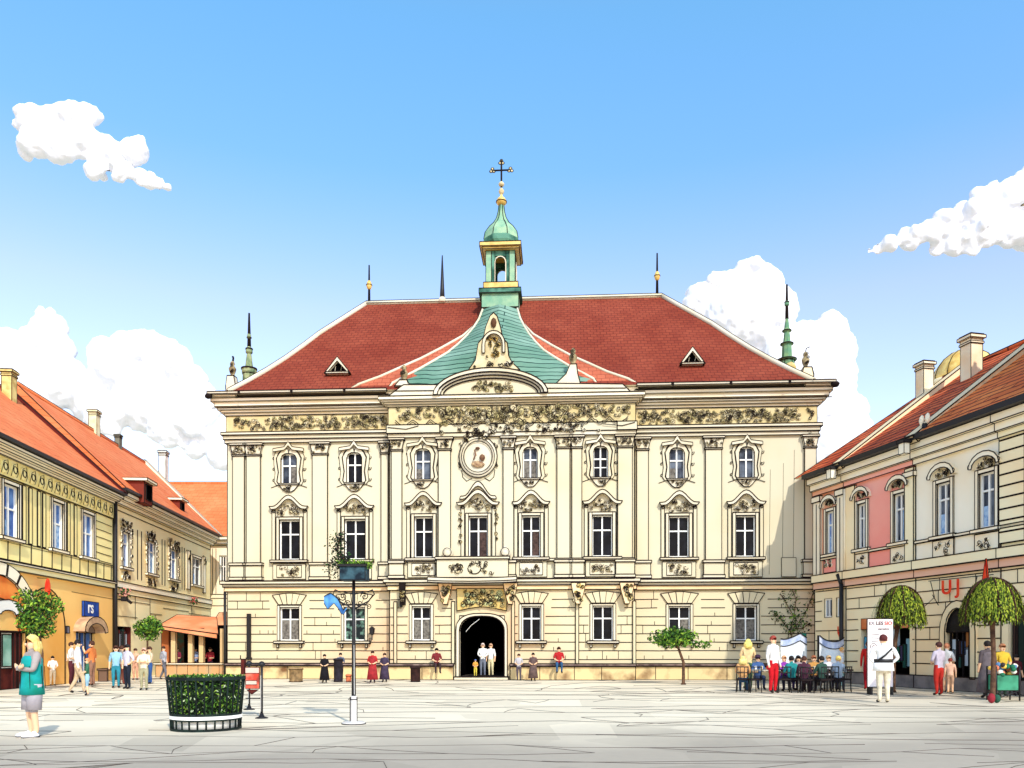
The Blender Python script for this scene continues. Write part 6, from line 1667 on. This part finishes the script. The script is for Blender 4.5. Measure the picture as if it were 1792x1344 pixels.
m.prism([(-12*k, zat(1207, 17.9)), (8*k, zat(1207, 17.9)), (-3*k, zat(1215, 17.9))][::-1], -.02, .02, mat('dark_red_wood', (96, 34, 26)))
m.build('panel', rs)
m = MB(.01); m.tube([(-22*k, 0, zat(1162, 17.9)), (12*k, 0, zat(1162, 17.9))], .012, IRON); m.build('rail', rs); m = MB(.01); m.tube([(-14*k, 0, zat(1222, 17.9)), (12*k, 0, zat(1222, 17.9))], .012, IRON); m.build('rail', rs)
m = MB(.012); m.box(-21*k, -15*k, -.05, .05, zat(1180, 17.9), zat(1154, 17.9), WOOD); m.build('holder', rs)
# litter bin and dark doorstep bits at the plinth
for px, top, lb, c, wd_ in ((592, 1152, 'dark cylindrical litter bin at the hall plinth left of the lamp post', (50, 46, 56), .2), (727, 1166, 'low dark brown box at the hall plinth right of the robed figures', (60, 36, 34), .22), (518, 1168, 'low stained stone block at the hall plinth below the first window', (170, 140, 100), .3), (610, 1180, 'small orange bag on the ground beside the litter bin', (220, 120, 80), .12)):
    X, Y = gp(px, 1193.5); Y = min(Y, 38.2); X = at(px, Y); H = (1193-top)*Y/F
    m = MB(.025); m.lathe([(wd_*.9, 0), (wd_, .05), (wd_, H-.08), (wd_*1.1, H-.07), (wd_*1.1, H), (wd_*.6, H+.02)], (0, 0, 0), mat('bin_%d' % px, c, tuple(int(v*.7) for v in c), scale=5), n=12, ink=False); m.hring((0, 0, H-.07), wd_*1.1, .03); m.hring((0, 0, .02), wd_, .03)
    o = m.build('litter_bin' if 'bin' in lb else ('bag' if 'bag' in lb else 'storage_block'), loc=(X, Y, 0)); tag(o, lb, 'bin' if 'bin' in lb else ('bag' if 'bag' in lb else 'block'))
# bench by the hooded door
b0 = empty('wooden_bench', LF.world(lxx(176), -.5, 0), LF.a, 'short dark wooden bench against the orange wall near the downpipe', 'bench')
m = MB(.03); m.box(-1.0, 1.0, -.2, .25, .5, .58, mat('bench_wood', (120, 92, 74))); m.build('seat', b0)
for x in (-.9, .9): m = MB(.03); m.box(x-.06, x+.06, -.18, .2, 0, .5, MATS['bench_wood']); m.build('leg', b0)

# ================================================================ clouds
CM = mat('cloud_white', (222, 225, 232), rough=1, spec=0)
rc = random.Random(5)
def cloud(circles, Y, label, ln=.55, flat=.6):
    """heap of billows; circles (px, py, radius px)"""
    m = MB(); k = Y/F
    bm = bmesh.new()
    for px, py, r in circles:
        sub = [(0, 0, 0, 1)]+[(lambda a, b: (math.cos(a)*math.cos(b)*.75, math.sin(a)*math.cos(b)*.6, math.sin(b)*.7, rc.uniform(.3, .5)))(rc.uniform(0, 6.28), rc.uniform(-.2, 1.4)) for _ in range(5)]
        for sx, sy, sz, sr in sub:
            mt = Matrix.Translation((at(px, Y)+sx*r*k, Y+sy*r*k*.8+rc.uniform(-.3, .3)*r*k, zat(py, Y)+sz*r*k)) @ Matrix.Diagonal((sr*r*k, sr*r*k*flat, sr*r*k*.92, 1))
            bmesh.ops.create_icosphere(bm, subdivisions=3, radius=1, matrix=mt)
    me = bpy.data.meshes.new('cloud'); bm.to_mesh(me); bm.free(); me.materials.append(CM)
    for p in me.polygons: p.use_smooth = True
    o = bpy.data.objects.new('cloud', me); COL.objects.link(o)
    rmm = o.modifiers.new('r', 'REMESH'); rmm.mode = 'VOXEL'; rmm.voxel_size = 3.2*k; rmm.use_smooth_shade = True
    for nm_, sc_, st_ in (('billow', 34, 20), ('puff', 13, 4), ('wisp', 5, 2.4)):
        tx = bpy.data.textures.new(nm_, 'CLOUDS'); tx.noise_scale = sc_*k; tx.noise_depth = 2
        d = o.modifiers.new(nm_, 'DISPLACE'); d.texture = tx; d.strength = st_*k; d.mid_level = .5; d.texture_coords = 'GLOBAL'
    return tag(o, label, kind='structure')
cloud([(50, 215, 24), (90, 215, 30), (125, 205, 26), (150, 210, 26), (70, 250, 32), (110, 255, 34), (150, 250, 32), (190, 262, 24), (235, 262, 26), (205, 290, 20), (170, 300, 22), (215, 305, 20), (245, 314, 16), (262, 320, 13), (278, 325, 11), (291, 329, 8), (30, 212, 13), (45, 265, 16)], 420, 'bright cloud high on the left')
cloud([(10, 620, 46), (60, 600, 40), (85, 575, 34), (100, 615, 34), (30, 660, 60), (110, 670, 50), (150, 690, 50), (200, 640, 44), (235, 612, 38), (262, 606, 30), (290, 640, 46), (310, 680, 52), (250, 700, 60), (190, 730, 40), (340, 720, 48), (370, 760, 40), (300, 750, 40), (395, 790, 34), (60, 720, 50), (340, 780, 24)], 700, 'large heaped cloud over the left roofs')
cloud([(1522, 439, 8), (1536, 436, 12), (1556, 430, 16), (1590, 420, 20), (1625, 410, 24), (1655, 392, 24), (1690, 380, 28), (1730, 355, 30), (1770, 345, 34), (1810, 330, 40), (1720, 405, 34), (1770, 395, 40), (1670, 425, 24), (1640, 435, 16), (1700, 438, 16), (1820, 390, 50)], 420, 'bright cloud high on the right')
cloud([(1230, 530, 34), (1270, 500, 34), (1310, 490, 36), (1335, 500, 36), (1340, 540, 50), (1290, 560, 60), (1350, 600, 60), (1380, 640, 60), (1420, 590, 36), (1450, 580, 34), (1445, 620, 50), (1440, 670, 60), (1460, 720, 55), (1490, 760, 40), (1440, 780, 50), (1400, 720, 50), (1480, 700, 24), (1350, 680, 60)], 700, 'towering cloud behind the right end of the town hall')

# ================================================================ light, sky, camera
SUNV = Vector((.32, -.8, .68)).normalized()
sd = bpy.data.lights.new('sun', 'SUN'); sd.energy = 2.05; sd.angle = math.radians(.5); sd.color = (1, .945, .85)
so = bpy.data.objects.new('sun', sd); COL.objects.link(so); so.rotation_euler = (-SUNV).to_track_quat('-Z', 'Y').to_euler(); so.location = (0, 0, 50)
wd_ = bpy.data.worlds.new('World'); SC.world = wd_; wd_.use_nodes = True; nt = wd_.node_tree
sk = nt.nodes.new('ShaderNodeTexSky'); sk.sky_type = 'NISHITA'; sk.sun_disc = False
sk.sun_elevation = math.asin(SUNV.z); sk.sun_rotation = math.atan2(SUNV.x, SUNV.y); sk.air_density = 1.0; sk.dust_density = .4; sk.ozone_density = 2.0
bg = nt.nodes['Background']; tn = nt.nodes.new('ShaderNodeMix'); tn.data_type = 'RGBA'; tn.blend_type = 'MULTIPLY'; tn.inputs[0].default_value = 1; 
tcw = nt.nodes.new('ShaderNodeTexCoord'); spw = nt.nodes.new('ShaderNodeSeparateXYZ'); crw = nt.nodes.new('ShaderNodeValToRGB')
nt.links.new(tcw.outputs['Generated'], spw.inputs[0]); nt.links.new(spw.outputs['Z'], crw.inputs['Fac'])
cr_ = crw.color_ramp; cr_.elements[0].position = 0; cr_.elements[0].color = (.78, .62, .54, 1); cr_.elements[1].position = .85; cr_.elements[1].color = (.84, .70, .54, 1)
for p_, c_ in ((.38, (.74, .62, .6)), (.51, (.465, .63, .68)), (.62, (.44, .69, .71))): e_ = cr_.elements.new(p_); e_.color = c_+(1,)
sc2 = nt.nodes.new('ShaderNodeMix'); sc2.data_type = 'RGBA'; sc2.blend_type = 'MULTIPLY'; sc2.inputs[0].default_value = 1; sc2.inputs[7].default_value = (2, 2, 2, 1)
nt.links.new(crw.outputs[0], sc2.inputs[6]); nt.links.new(sc2.outputs[2], tn.inputs[7]); nt.links.new(sk.outputs[0], tn.inputs[6]); nt.links.new(tn.outputs[2], bg.inputs[0]); bg.inputs[1].default_value = .15
SC.view_settings.view_transform = 'Standard'; SC.view_settings.look = 'None'; SC.view_settings.gamma = 1; SC.view_settings.exposure = .8
cd = bpy.data.cameras.new('camera'); cd.sensor_width = 36; cd.lens = F/1792*36; cd.shift_y = (HOR-672)/1792; cd.clip_start = .1; cd.clip_end = 5000
co = bpy.data.objects.new('camera', cd); COL.objects.link(co); co.location = (0, 0, EYE); co.rotation_euler = (PI/2, 0, 0); SC.camera = co
SC.cycles.max_bounces = 6
SC.render.film_transparent = False
